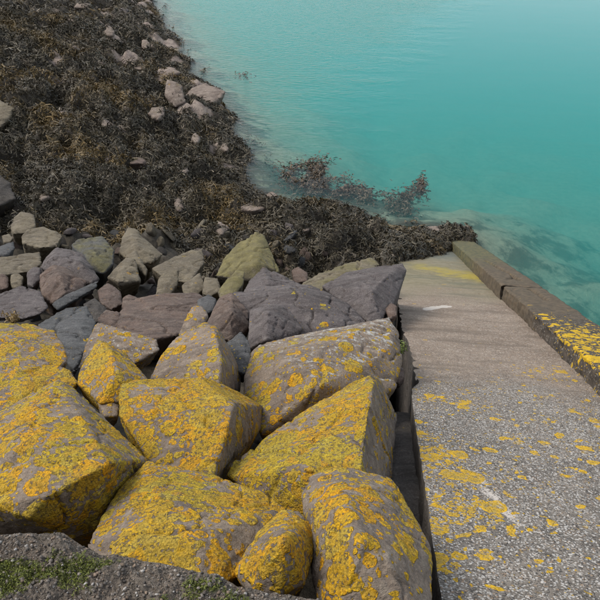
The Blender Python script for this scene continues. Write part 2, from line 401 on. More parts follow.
# ------------------------------------------------------------------ ground: foreshore, revetment bed and sea floor in one sheet
SHORE_PX = [(120, -40), (138, -18), (150, 0), (158, 16), (168, 38), (188, 72), (206, 100), (226, 120), (234, 145), (237, 168), (246, 184), (268, 194), (292, 204), (330, 203), (348, 216), (374, 226), (405, 228)]
SH = [Pz(x, y)[:2] for x, y in SHORE_PX]
def rp(u, v): return (RO + u*cu + v*dv)[:2]
UO = UK + KW
SH = [SH[0] + (SH[0]-SH[1])*6] + SH + [rp(UL+.5, 19.3), rp(UK+.2, 19.0), rp(UO+.1, 17.6), rp(UO, 16.0), rp(UO, -8)]
SH = np.array(SH)
def shore(x, y):                        # signed distance, land positive; and whether nearest piece is the ramp wall
    p = np.stack([x, y], -1); best = np.full(len(x), 1e9); sg = np.ones(len(x)); ds = np.full(len(x), 1e9); dw = ds.copy()
    for k in range(len(SH)-1):
        a, b = SH[k], SH[k+1]; ab = b-a; t = np.clip(((p-a)@ab)/(ab@ab), 0, 1)
        q = a + t[:, None]*ab; d = np.linalg.norm(p-q, axis=1)
        cr = ab[0]*(p[:, 1]-a[1]) - ab[1]*(p[:, 0]-a[0])
        m = d < best; best = np.where(m, d, best); sg = np.where(m, np.where(cr < 0, 1, -1), sg)
        if k >= len(SH)-4: dw = np.minimum(dw, d)
        else: ds = np.minimum(ds, d)
    s = best*sg; nat = sstep(0, 2.5, dw)
    s = s + nat*(.55*n2(x, y, .33, 3, 83) + .22*n2(x, y, 1.4, 2, 84)); ds = np.where(s < 0, np.minimum(ds, -s + 2.5*(1-nat)), 0)
    return s, ds, dw
def foot_line(x, y, u):                 # where the weed begins on the deck: a slanting, ragged line
    return 13.4 + 3.1*np.clip((u-UL)/(UK-UL), 0, 1.0) + .75*sstep(UK-.1, UK+.15, u) + .35*n2(x, y, 1.8, 3, 15)
def ground_z(x, y):
    s, dsea, dwall = shore(x, y)
    z = np.where(s > 0, np.minimum(s, 4)*.27 + np.clip(s-4, 0, 30)*.13, 0)
    sea = np.maximum(-.02 - .30*dsea, -.95 - .10*dwall); sea = np.maximum(sea, -6.0)
    z = np.where(s > 0, z, sea)
    bump = .30*n2(x, y, .45, 3, 3) + .16*n2(x, y, 1.3, 3, 8)
    mound = np.abs(n2(x, y, .62, 2, 31)); m2 = np.abs(n2(x, y, 1.5, 2, 37)); bump = bump + 1.05*(.30-mound) + .5*(.28-m2)
    z = z + bump*sstep(-.6, 1.4, s)*sstep(-1, 3, y)
    z = z + .22*n2(x, y, .5, 3, 13)*sstep(0, -3, s)
    # bed below the armour stones, and the deck's underside
    u = (x-RO[0])*cu[0] + (y-RO[1])*cu[1]
    zr = plane_z(x, y, -.55) + .12*n2(x, y, 1.7, 3, 5)
    onramp = (u > UL-.12) & (u < UO+.02)
    v = ((x-RO[0])*dv[0] + (y-RO[1])*dv[1])/(1-dv[2]**2)
    ve = foot_line(x, y, u)
    pile = plane_z(x, y, 0) + (.12 + .16*n2(x, y, 2.2, 3, 71) + .16*sstep(.3, 2.2, v-ve))*sstep(0, .7, v-ve) - .4*sstep(.25, -.4, v-ve) - 1.5*sstep(18.6, 19.6, v)
    pile = pile + (KH+.10)*sstep(UK-.25, UK+.05, u)*sstep(16.9, 17.7, v)
    zz = np.where((u < UO+.02), np.where(onramp, np.where(v > 12.6, np.where(v > 19.4, z, np.maximum(pile, np.minimum(z, -.9))), np.minimum(z, zr)), np.maximum(z, zr)), z)
    # let foreshore meet the armour softly: keep it under the stones near the ramp
    lim = plane_z(x, y, -.22)
    zz = np.where((~onramp) & (u < UL), np.minimum(zz, np.maximum(lim, zr+.02) + np.clip((v-10.8)*.8, 0, 30)), zz)
    return zz, s, u, v
def on_ground(px, py):                  # depth at which a sight line meets the ground
    Ds = np.arange(8, 60, .05); pp = np.array([P(px, py, d) for d in Ds]); z = ground_z(pp[:, 0], pp[:, 1])[0]
    k = np.nonzero(pp[:, 2] < np.maximum(z, -.1))[0]; return Ds[k[0]] if len(k) else 40.
# ------------------------------------------------------------------ boulders: hull -> even mesh -> weathered surface
ROCKS = []
def rock(label, pts, Dt, Db, style, cat='boulder', name=None, extra=(), thick=None, lichen=0.0, ldir=(0, 0, 1), lk=0.0,
         pale=0.0, pdir=None, algae=0.0, rough=1.1, smooth=0, bulge=0.12, group=None, strata=0.0):
    if style in ('lichen', 'orange'): rough = .85
    ROCKS.append(dict(label=label, pts=pts, Dt=Dt, Db=Db, style=style, cat=cat, name=name or cat, extra=extra, thick=thick,
        lichen=lichen, ldir=ldir, lk=lk, pale=pale, pdir=pdir, algae=algae, rough=rough, smooth=smooth, bulge=bulge, group=group, strata=strata))

# --- front rows, grown over with yellow lichen
rock('huge grey boulder blotched with yellow lichen, dark overhang beneath, at the left edge',
     [(-30, 430), (0, 417), (30, 392), (58, 379), (72, 387), (100, 413), (148, 460), (133, 477), (99, 527), (75, 536), (33, 524), (-30, 530)],
     3.75, 2.95, 'lichen', extra=[(108, 464, 2.88), (48, 496, 2.72), (30, 519, 2.72), (-20, 505, 2.75), (20, 440, 3.05)], lichen=.68, ldir=(.1, -.6, .8), lk=.12, bulge=0, rough=.8)
rock('low yellow-blotched boulder at the left edge, just behind the huge one',
     [(-30, 362), (0, 356), (30, 359), (50, 362), (72, 370), (79, 382), (62, 402), (10, 432), (-30, 432)], 4.7, 3.9, 'lichen', lichen=1.05, lk=.1, bulge=.15)
rock('rounded lichen boulder with bare grey right end, topmost yellow one at the left edge',
     [(-30, 322), (0, 322), (33, 324), (55, 331), (65, 346), (67, 362), (50, 372), (-30, 372)], 5.7, 4.9, 'lichen', lichen=.7, ldir=(-1, 0, .3), lk=.35, bulge=.18)
rock('pale grey slab edged with yellow lichen, standing behind the pointed little boulder',
     [(97, 321), (112, 330), (135, 332), (158, 339), (160, 350), (138, 362), (100, 376), (78, 368), (84, 345)], 6.0, 5.5, 'lichen', thick=.4, lichen=.38, pale=.75, bulge=.06)
rock('pointed triangular boulder with orange lichen on its left flank',
     [(97, 339), (108, 342), (127, 353), (149, 381), (140, 400), (100, 404), (77, 383), (80, 368)], 4.8, 4.2, 'orange', thick=.4, extra=[(118, 372, 4.25), (110, 350, 4.5)], lichen=.75, ldir=(-.9, -.3, .3), lk=.4)
rock('small dull yellow stone jammed between the square boulder and the triangular one',
     [(96, 399), (116, 394), (121, 402), (118, 416), (104, 416)], 4.35, 4.1, 'lichen', cat='stone', lichen=.6)
rock('square-topped boulder covered almost wholly in greenish yellow lichen, bare dark right side',
     [(118, 392, 4.1), (122, 380, 4.3), (150, 379, 4.35), (203, 377, 4.4), (237, 392, 4.6), (263, 407, 4.75), (261, 428, 4.6), (240, 454, 4.3), (222, 484, 3.95), (205, 480, 3.5), (150, 466, 3.62), (117, 415, 3.95)],
     4.35, 3.75, 'lichen', extra=[(234, 405, 3.85), (228, 428, 3.68), (212, 477, 3.42), (205, 381, 4.2)], lichen=1.45, ldir=(1, .2, 0), lk=-1.1, bulge=0)
rock('brownish boulder with scattered small lichen dots, behind the square-topped yellow one',
     [(149, 380), (160, 355), (172, 340), (190, 327), (205, 322), (218, 327), (228, 345, 5.3), (242, 368, 5.4), (240, 392, 5.2), (200, 392), (165, 392)],
     5.3, 4.6, 'lichen', extra=[(216, 331, 4.95), (222, 362, 4.6), (220, 385, 4.5)], lichen=.38, ldir=(-.5, 0, .8), lk=.2)
rock('small pointed stone with orange tip, wedged above the brownish dotted boulder',
     [(177, 336), (186, 316), (193, 305), (203, 305), (209, 315), (203, 328), (186, 336)], 6.1, 5.8, 'lichen', cat='stone', lichen=.3, pale=.45)
rock('small dark grey angular block right of the brownish dotted boulder',
     [(225, 343), (241, 331), (249, 340), (253, 358), (245, 375), (233, 370)], 5.6, 5.2, 'slate', cat='stone', lichen=.08, pale=.2)
rock('wide boulder with whitish crusted top and lichen spots over a brown front',
     [(251, 351), (260, 344), (330, 328), (362, 323), (389, 317), (398, 331), (403, 360), (396, 388), (372, 402), (300, 424), (262, 434), (243, 395), (244, 376)],
     5.75, 4.55, 'lichen', extra=[(333, 346, 5.05), (367, 366, 4.95), (290, 362, 4.85), (320, 385, 4.62), (392, 345, 5.3)], lichen=.42, ldir=(-.8, -.3, .2), lk=.3, pale=.25, pdir=(.3, .5, .8), bulge=0, rough=.8)
rock('long slanting bright yellow boulder with bare brown right face, beside the ramp gap',
     [(224, 475), (232, 461), (270, 434), (307, 411), (350, 382), (370, 374, 4.3), (381, 380, 4.75), (397, 416, 4.8), (392, 479, 4.1), (362, 488, 3.2), (300, 516), (268, 506)],
     4.35, 3.3, 'lichen', extra=[(374, 382, 4.05), (366, 430, 3.55), (361, 472, 3.15), (300, 470, 3.3)], lichen=1.4, ldir=(1, .35, 0), lk=-1.3, bulge=0, rough=.7)
rock('broad wedge-shaped yellow boulder with grey streak, directly behind the walkway edge',
     [(86, 545), (93, 530), (120, 489), (147, 461), (180, 468), (210, 475), (240, 484), (270, 495), (287, 508), (274, 535), (240, 575), (200, 596), (100, 582)],
     3.25, 2.35, 'lichen', extra=[(160, 500, 2.75), (200, 540, 2.5), (120, 545, 2.5)], lichen=1.05, ldir=(.3, -.2, .9), lk=.12, pale=.3, bulge=0, rough=.7)
rock('small rounded boulder in orange lichen, squeezed in front of the two biggest right ones',
     [(233, 572), (239, 560), (262, 526), (281, 509), (301, 512), (313, 525), (315, 547), (306, 584), (280, 596), (250, 592)],
     2.75, 2.3, 'orange', extra=[(285, 540, 2.28)], lichen=.72, ldir=(-.3, .2, .9), lk=.28, smooth=5, bulge=.1)
rock('nearest boulder, dome-shaped grey-brown with orange lichen rosettes, beside the ramp edge',
     [(300, 494), (310, 476), (337, 464), (350, 469), (391, 477), (407, 503), (422, 525), (433, 548), (434, 600), (425, 640), (330, 640), (312, 580), (310, 545)],
     3.0, 2.2, 'orange', extra=[(345, 500, 2.55), (360, 540, 2.3), (390, 560, 2.28), (318, 520, 2.55)], lichen=.42, ldir=(-.2, .35, .9), lk=.32, bulge=0, smooth=4)

# --- bare grey and brown armour behind
rock('large purple-grey slab sloping to the right, dusted with pale specks along its crest',
     [(232, 292), (262, 284), (310, 284), (345, 301), (370, 324), (335, 338), (290, 342), (255, 325), (236, 310)], 7.6, 6.6, 'grey',
     extra=[(300, 292, 7.2), (330, 322, 6.75), (268, 300, 7.1)], lichen=.06, pale=.1, bulge=.04, strata=.5)
rock('upright grey peak poking up behind the large purple-grey slab',
     [(243, 291), (252, 277), (263, 266), (279, 274), (302, 285), (296, 296), (250, 298)], 8.2, 7.6, 'grey', extra=[(268, 280, 7.7)])
rock('brown-grey broken block leaning on the front of the large slab',
     [(249, 309), (266, 303), (284, 305), (304, 329), (290, 342), (264, 348), (248, 349)], 6.7, 6.25, 'grey', extra=[(268, 312, 6.35), (266, 340, 6.1)], lichen=.04)
rock('rusty brown block at the left end of the large purple-grey slab',
     [(205, 325), (219, 298), (232, 292), (248, 310), (249, 328), (232, 342), (212, 338)], 7.2, 6.5, 'brown', extra=[(232, 312, 6.6)])
rock('flat-topped big grey boulder with dark undercut, above the wide crusted boulder',
     [(321, 286), (345, 272), (378, 266), (403, 263), (407, 270), (401, 287), (393, 306), (381, 320), (366, 322), (345, 306)], 8.5, 7.2, 'grey',
     extra=[(372, 290, 7.45), (350, 290, 7.7), (388, 275, 7.9)], algae=.12, rough=.8)
rock('long low olive slab half hidden behind the flat-topped grey boulder',
     [(297, 285), (320, 272), (350, 262), (372, 257), (380, 264), (372, 280), (320, 290)], 9.8, 8.6, 'tan', algae=.55, cat='slab')
rock('olive-green pointed boulder standing out against the seaweed',
     [(215, 276), (233, 247), (256, 232), (264, 235), (281, 272), (262, 280), (235, 280)], 10.6, 9.6, 'tan', extra=[(222, 262, 10.0), (258, 262, 9.6)], algae=.85, bulge=.1)
rock('smaller olive stone leaning below the pointed olive-green boulder',
     [(217, 292), (236, 269), (245, 271), (243, 285), (232, 298), (221, 298)], 9.2, 8.6, 'tan', cat='stone', algae=.75)
rock('brown cube-like stone at the lower rim of the seaweed right of the pointed olive boulder',
     [(291, 270), (298, 266), (308, 272), (308, 281), (294, 283)], 10.6, 10.2, 'brown', cat='stone', algae=.3)
rock('dark grey roof-shaped rock resting on top of the pinkish block',
     [(39, 267), (45, 257), (57, 247), (72, 249), (84, 254), (100, 279), (92, 284), (70, 272), (48, 272)], 10.6, 9.7, 'grey', extra=[(80, 262, 9.9), (53, 256, 10.1)], bulge=.05)
rock('pinkish grey fractured block under the roof-shaped rock',
     [(39, 275), (53, 265), (67, 268), (88, 282), (78, 297), (52, 304), (41, 296)], 9.8, 9.0, 'brown', extra=[(60, 275, 9.2), (66, 292, 9.0)], rough=1.3)
rock('thin slate shard slanting up to the right below the pinkish block',
     [(50, 304), (66, 294), (100, 279), (98, 286), (70, 302), (56, 311)], 9.3, 8.7, 'slate', cat='slab', thick=.12, bulge=.02)
rock('flat purple slab lying at the left edge in front of the pinkish block',
     [(-25, 302), (0, 295), (22, 285), (40, 290), (49, 307), (40, 314), (23, 319), (-25, 316)], 9.2, 8.3, 'grey', cat='slab', thick=.25, bulge=.05)
rock('grey-green boulder with mustard algae on its flat top, beside the dark roof-shaped rock',
     [(71, 245), (78, 239), (103, 236), (115, 250), (114, 264), (104, 274), (90, 270), (80, 256)], 11.6, 10.6, 'slate', extra=[(92, 258, 10.8)], algae=.55)
rock('tan shark-fin boulder with greenish tip at the edge of the seaweed',
     [(118, 252), (122, 238), (128, 227), (137, 230), (163, 254), (152, 264), (130, 264)], 12.4, 11.2, 'tan', extra=[(138, 246, 11.4)], algae=.3)
rock('tan wedge block lying in front of the shark-fin boulder',
     [(107, 277), (126, 257), (136, 259), (141, 281), (121, 287)], 10.6, 9.9, 'tan', extra=[(118, 282, 9.8)], rough=1.2)
rock('small knobbly tan stone perched right of the tan wedge block',
     [(126, 256), (136, 249), (142, 260), (148, 270), (146, 276), (139, 268)], 11.0, 10.4, 'tan', cat='stone', rough=1.4)
rock('long pale green-tan slab with a knobbed right end behind the brown pillar stone',
     [(151, 268), (165, 261), (184, 258), (190, 250), (202, 248), (205, 262), (190, 283), (178, 281), (160, 276)], 11.4, 10.0, 'tan', cat='slab', algae=.3, bulge=.06)
rock('squat brown pillar stone standing on the big red-brown slab',
     [(155, 297), (158, 280), (163, 272), (179, 269), (178, 284), (169, 297)], 9.8, 9.4, 'tan', cat='stone', rough=1.4)
rock('tan flat-faced stone right of the brown pillar stone',
     [(181, 285), (200, 272), (206, 288), (196, 296), (184, 295)], 9.8, 9.3, 'tan', cat='stone')
rock('pale little block beside the smaller olive stone, above the rusty brown block',
     [(203, 285), (205, 276), (218, 278), (222, 290), (210, 297), (202, 293)], 9.5, 9.0, 'tan', cat='stone')
rock('dark split stone tucked left of the rusty brown block',
     [(197, 300), (208, 294), (217, 299), (214, 310), (203, 316), (198, 310)], 8.2, 7.8, 'slate', cat='stone')
rock('big flat red-brown slab behind the lichen-dotted boulder',
     [(117, 315), (131, 300), (165, 294), (200, 294), (206, 299), (200, 320), (182, 334), (150, 340), (118, 334)], 8.6, 7.0, 'brown', cat='slab', bulge=.03)
rock('small round brown stone on the left corner of the red-brown slab',
     [(121, 307), (122, 297), (129, 293), (139, 297), (136, 306), (128, 311)], 8.9, 8.6, 'brown', cat='stone', smooth=5)
rock('dark greenish slab dipping into the gap behind the topmost left lichen boulder',
     [(36, 324), (66, 307), (87, 305), (96, 322), (92, 340), (82, 352), (74, 372), (64, 360), (58, 335)], 7.6, 5.9, 'slate', cat='slab', bulge=.05, lichen=.03)
rock('rough brown block in the hollow right of the slate shard',
     [(97, 290), (108, 282), (121, 290), (123, 304), (112, 310), (100, 303)], 9.3, 8.8, 'brown', cat='stone', rough=1.4)
rock('dim brown stone sunk below the slate shard',
     [(83, 304), (95, 297), (107, 308), (106, 322), (94, 322)], 8.6, 8.2, 'dark', cat='stone')
rock('broad dull brown stone filling the hollow left of the red-brown slab',
     [(97, 318), (106, 309), (120, 312), (121, 332), (112, 338), (100, 333)], 7.9, 7.4, 'brown', cat='stone')
rock('long sand-coloured slab lying level at the left edge under the weed',
     [(-25, 262), (0, 257), (40, 252), (42, 262), (36, 270), (0, 276), (-25, 276)], 11.2, 10.3, 'tan', cat='slab', algae=.2, bulge=.04)
rock('pale flat-topped stone with dark shadowed front just below the seaweed at left',
     [(21, 236), (27, 229), (44, 226), (63, 234), (58, 246), (40, 248), (22, 243)], 12.8, 12.0, 'tan', cat='slab', algae=.15, bulge=.04)
rock('tan weed-fringed rock behind the pale flat-topped stone',
     [(10, 226), (15, 216), (21, 211), (35, 214), (36, 227), (26, 233), (13, 234)], 13.9, 13.2, 'tan', rough=1.3)
rock('small blue-green stone at the left edge above the sand-coloured slab',
     [(-4, 252), (0, 246), (14, 240), (15, 248), (8, 256), (-4, 256)], 12.0, 11.6, 'slate', cat='stone', algae=.3)
rock('little tan stone on the left above the blue-green one',
     [(2, 236), (9, 233), (14, 238), (10, 243), (3, 242)], 12.8, 12.5, 'tan', cat='stone')
rock('round reddish cobble at the left edge below the sand-coloured slab',
     [(-6, 275), (2, 272), (9, 276), (9, 287), (2, 290), (-6, 288)], 10.0, 9.7, 'brown', cat='stone', smooth=6)
rock('round grey cobble beside the reddish one',
     [(10, 274), (17, 271), (24, 276), (23, 286), (14, 288), (10, 284)], 10.0, 9.7, 'tan', cat='stone', smooth=6)
rock('blue-grey angular stone left of the pinkish block',
     [(27, 272), (34, 266), (42, 268), (40, 280), (33, 287), (27, 284)], 10.0, 9.6, 'grey', cat='stone')
rock('weathered grey slab jutting in from the left edge amid the seaweed',
     [(-25, 103), (0, 99), (17, 106), (12, 116), (0, 128), (-25, 130)], 21.0, 20.0, 'tan', cat='slab', pale=.1)
rock('dark angular rock at the left edge, low in the seaweed',
     [(-20, 178), (0, 174), (10, 182), (17, 198), (0, 206), (-20, 206)], 15.9, 15.2, 'dark')
rock('long pale rock with shadowed underside reaching into the water from the weedy shore',
     [(183, 97), (190, 88), (205, 82), (226, 91), (220, 100), (203, 106), (188, 106)], 27.2, 26.0, 'pink', rough=1.2)
rock('low pale slab at the waterline just left of the ramp foot',
     [(384, 237), (400, 231), (425, 226), (441, 225), (440, 233), (410, 240)], 17.9, 16.9, 'pink', cat='slab', thick=.2, bulge=.02)
rock('rust-red little stone deep in the gap beside the ramp',
     [(392, 374), (398, 366), (404, 366), (405, 378), (397, 384)], 5.6, 5.4, 'brown', cat='stone')
rock('upper red-brown stone in the dark gap beside the ramp',
     [(385, 308), (391, 302), (397, 306), (397, 316), (389, 319)], 7.5, 7.3, 'brown', cat='stone')

# --- pale rocks showing through the weed
for (lab, x, y, w_, h_, D, st) in [
    ('pale slanting slab in the weed left of the long waterline rock', 174, 92, 20, 28, 28.0, 'pink'),
    ('cream flat stone just above the slanting pale slab in the weed', 170, 71, 17, 10, 31.0, 'pink'),
    ('pinkish peaked rock by the far waterline among black weed', 146, 44, 11, 10, 37.0, 'pink'),
    ('pale pointed rock standing in the weed toward the top', 109, 31, 10, 13, 39.0, 'pink'),
    ('small white stone alone on the dark upper weed bank', 87, 41, 9, 6, 33.0, 'pink'),
    ('long pale rock near the top edge of the weed bank', 82, 5, 18, 6, 43.0, 'pink'),
    ('pinkish rock next to the top edge of the picture right of the long pale one', 105, 8, 12, 7, 44.0, 'pink'),
    ('mauve round rock at the top by the far shore', 124, 10, 9, 6, 46.0, 'grey'),
    ('small grey rock on the top left weed slope', 72, 20, 11, 5, 39.0, 'pink'),
    ('flat beige stone strip halfway down the weedy shore', 142, 66, 18, 7, 31.5, 'pink'),
    ('pale broken rock below the slanting slab in the weed', 156, 112, 14, 12, 25.3, 'pink'),
    ('little white stone in the middle of the weed bank', 74, 94, 7, 7, 24.0, 'pink'),
    ('tiny pale stone near the middle of the weed bank, below the white one', 62, 111, 8, 6, 22.0, 'pink'),
    ('small pink stone low in the central weed', 107, 157, 9, 9, 18.8, 'pink'),
    ('thin slab lying among the weed right of the small pink stone', 137, 160, 16, 7, 18.8, 'brown'),
    ('beige stone beneath the thin slab in the weed', 136, 170, 12, 6, 18.0, 'tan'),
    ('pale rock at the waterline nearest the submerged weed', 196, 138, 9, 9, 22.5, 'pink'),
    ('pinkish stone in black weed near the shore bend', 225, 147, 8, 8, 21.5, 'pink'),
    ('pale stone on the weed bank left of the shore bend', 184, 170, 11, 8, 18.5, 'pink'),
    ('whitish flat stone in weed above the pointed olive boulder', 253, 206, 22, 9, 16.2, 'pink'),
    ('grey-pink stone at the water beside the shore weed', 272, 195, 11, 8, 18.4, 'pink'),
    ('pale rock poking from weed left of the whitish flat stone', 222, 228, 13, 12, 14.2, 'pink'),
    ('small pale stone in the weed above the long olive slab', 306, 227, 16, 6, 15.5, 'pink'),
    ('pink-tinged boulder end under a weed mound at mid shore', 179, 204, 9, 12, 15.4, 'pink'),
    ('cream pebble bank stone on the lower weed edge at left', 44, 196, 10, 8, 15.4, 'pink'),
    ]:
    r = random.Random(x*977+y)
    pts = []
    for k in range(8):
        a = k*math.pi/4 + r.uniform(-.25, .25); q = r.uniform(.6, 1.15)
        pts.append((x + math.cos(a)*w_*.64*q, y + math.sin(a)*h_*.60*q))
    D = on_ground(x, y+h_*.3)
    rock(lab, pts, D+.3, D-.35, st, cat='stone', rough=1.8, thick=.5, bulge=.1, smooth=0, algae=.4, group='pale stones in the seaweed')

def hull_mesh(R):
    pts = np.array([p[:2] for p in R['pts']], float)
    y0, y1 = pts[:, 1].min(), pts[:, 1].max()
    W = []
    for q, (x, y) in zip(R['pts'], pts):
        t = (y-y0)/(y1-y0); W.append(P(x, y, q[2] if len(q) > 2 else R['Dt'] + (R['Db']-R['Dt'])*t))
    W = np.array(W); c = W.mean(0)
    size = np.sqrt(((W-c)**2).sum(1)).mean()*2
    ray = c-CAM; ray /= np.linalg.norm(ray)
    th = R['thick'] or size*.85
    dirn = ray*.8 - nw*.55; dirn /= np.linalg.norm(dirn)
    B = c + (W-c)*.82 + dirn*th*.6
    B2 = c + (W-c)*.5 + dirn*th
    F = [c - ray*R['bulge']*size] if R['bulge'] else []
    E = [P(*e) for e in R['extra']]
    allp = np.concatenate([W, B, B2] + ([np.array(F)] if F else []) + ([np.array(E)] if E else []))
    bm = bmesh.new()
    for p in allp: bm.verts.new(p)
    g = bmesh.ops.convex_hull(bm, input=bm.verts)
    bmesh.ops.delete(bm, geom=[v for v in bm.verts if not v.link_faces], context='VERTS')
    bmesh.ops.recalc_face_normals(bm, faces=bm.faces)
    me = bpy.data.meshes.new('hull'); bm.to_mesh(me); bm.free()
    return me, size, c

def smooth_pass(v, e, it, k=.5):
    n = len(v); deg = np.bincount(e.ravel(), minlength=n)[:, None]
    for _ in range(it):
        s = np.stack([np.bincount(e[:, 0], v[e[:, 1], a], n) + np.bincount(e[:, 1], v[e[:, 0], a], n) for a in range(3)], -1)
        v = v + k*(s/np.maximum(deg, 1) - v)
    return v
def vnormals(v, f):
    a = v[f[:, 2]]-v[f[:, 0]]; b = v[f[:, 3]]-v[f[:, 1]]; fn = np.cross(a, b)
    n = np.zeros_like(v)
    for a in range(3):
        n[:, a] = sum(np.bincount(f[:, k], fn[:, a], len(v)) for k in range(4))
    return n/np.maximum(np.linalg.norm(n, axis=1), 1e-9)[:, None]

def weather(v, e, f, size, vox, seed, rough=1.0, smooth=2, strata=0.0):
    r = np.random.default_rng(seed)
    if smooth: v = smooth_pass(v, e, smooth)
    n = vnormals(v, f); s = seed*1.37
    # broken facets: nearest of a few tilted planes
    K = 22; pick = v[r.integers(0, len(v), K)]; tilt = r.normal(size=(K, 3)); off = r.normal(size=K)*.35
    q = v + .06*size*np.stack([perlin(v*4/size, s), perlin(v*4/size, s+9), perlin(v*4/size, s+21)], -1)
    d2 = ((q[:, None, :]-pick[None])**2).sum(-1); wts = np.exp(-(d2-d2.min(1)[:, None])/(.0007*size*size)); wts /= wts.sum(1)[:, None]
    fac = (wts*(np.einsum('nkd,kd->nk', v[:, None, :]-pick[None], tilt)/size*1.2 + off)).sum(1)
    d = size*rough*((.013 if rough > .9 else .009)*np.clip(fac, -1.3, 1.3) + .007*fbm(v*(1.6/size), 2, s) + (.0055 if vox < .016 else .0042)*fbm(v*(6/size), 5, s+5, .62))
    rid = 1-np.abs(perlin(v*(3.1/size) + .25*fbm(v*5/size, 2, s+3)[:, None], s+11))*2
    d -= size*rough*(.16 if rough > .9 else .11)*np.clip(rid-.90, 0, .1)*2           # cracks
    if strata:
        ax = np.array((.35, -.2, .9)); tt = (v@ax)*(14/size) + 1.5*perlin(v*(2/size), s+40)
        d += size*strata*.012*np.clip(np.sin(tt)*2, -1, 1)
    mm = .9*fbm(v*28, 3, s+7, .6)
    d += .0045*rough*mm*min(1.0, .012/vox)
    return v + n*d[:, None]

tmp = []
for R in ROCKS:
    me, size, c = hull_mesh(R); o = bpy.data.objects.new('tmp', me); COL.objects.link(o)
    m = o.modifiers.new('r', 'REMESH'); m.mode = 'VOXEL'; Dm = .5*(R['Dt']+R['Db'])
    R['vox'] = m.voxel_size = max(.010, Dm*.0033) if Dm < 6.2 else Dm*.0024 if Dm < 14 else min(Dm*.0032, .11)
    R['size'], R['c'] = size, c; tmp.append(o)
dg = bpy.context.evaluated_depsgraph_get(); dg.update()
for i, (R, o) in enumerate(zip(ROCKS, tmp)):
    me = bpy.data.meshes.new_from_object(o.evaluated_get(dg))
    nv = len(me.vertices); v = np.empty(nv*3); me.vertices.foreach_get('co', v); v = v.reshape(-1, 3)
    e = np.empty(len(me.edges)*2, np.int32); me.edges.foreach_get('vertices', e); e = e.reshape(-1, 2)
    f = np.empty(len(me.loops), np.int32); me.loops.foreach_get('vertex_index', f); f = f.reshape(-1, 4)
    v = weather(v, e, f, R['size'], R['vox'], i+3, R['rough'], R['smooth'], R['strata'])
    n = vnormals(v, f)
    base = np.array((R['c'][0], R['c'][1], v[:, 2].min()))
    nm = make_mesh(R['name'], v-base, f)
    ld = np.array(R['ldir'], float); ld /= np.linalg.norm(ld)
    up = n[:, 2]
    lich = R['lichen'] + R['lk']*(n@ld) - .25*np.clip(-up-.1, 0, 1)
    lich = lich + .10*fbm(v*2.2, 2, i+50)
    fattr(nm, 'lichen', np.clip(lich, 0, 1.6) if R['lichen'] > .01 else np.zeros(len(v)))
    pl = np.full(len(v), R['pale'])
    if R['pdir']: 
        pd = np.array(R['pdir']); pd = pd/np.linalg.norm(pd); pl = R['pale'] + 1.0*np.clip(n@pd-.62, 0, 1)*2.2
    fattr(nm, 'pale', np.clip(pl, 0, 1)); fattr(nm, 'algae', np.clip(R['algae']*(.35+.8*np.clip(up, 0, 1)), 0, 1))
    ob = obj(R['name'], nm, MAT[R['style']], loc=base)
    tag(ob, R['label'], R['cat'], R['group'])
    bpy.data.objects.remove(o)

def bareness(x, y, s):                  # where rock shows between the weed, mostly along the far shore
    return n2(x, y, .8, 4, 91) + .40*sstep(5.5, 1, s)*sstep(19, 24, y) - .25*sstep(22, 15, y) - .12
def axis(parts):
    o = []
    for a, b, st in parts: o.append(np.arange(a, b, st))
    return np.concatenate(o + [[parts[-1][1]]])
gx = axis([(-90, -34, 4), (-34, -16, .5), (-16, 9, .11), (9, 22, .5), (22, 130, 6)])
gy = axis([(-6, 2, .5), (2, 30, .11), (30, 56, .3), (56, 200, 6)])
X, Y = np.meshgrid(gx, gy); xf, yf = X.ravel(), Y.ravel()
zf, sf, uf, vf = ground_z(xf, yf)
me = make_mesh('ground', np.stack([xf, yf, zf], -1), grid_faces(len(gx), len(gy)))
wmask = np.clip(.15 + .60*sstep(-4.5, -.3, sf), 0, 1)
wr = sstep(0, 1.5, uf-UO)*sstep(26, 20, vf)
fattr(me, 'weed', wmask*(1-wr) + .63*wr)
fattr(me, 'rocky', sstep(.45, .6, bareness(xf, yf, sf))*(sf > -.2))
tag(obj('foreshore', me, GROUNDMAT), 'dark rocky foreshore under the seaweed running down into the sea', 'ground', kind='structure')

# ------------------------------------------------------------------ water: one closed body
bm = bmesh.new(); bmesh.ops.create_cube(bm, size=1.0)
for v in bm.verts: v.co = Vector((v.co.x*400 + 60, v.co.y*500 + 150, 0 if v.co.z > 0 else -9))
me = bpy.data.meshes.new('water'); bm.to_mesh(me); bm.free()
tag(obj('water', me, WATERMAT), 'calm turquoise sea water', 'water', kind='structure')

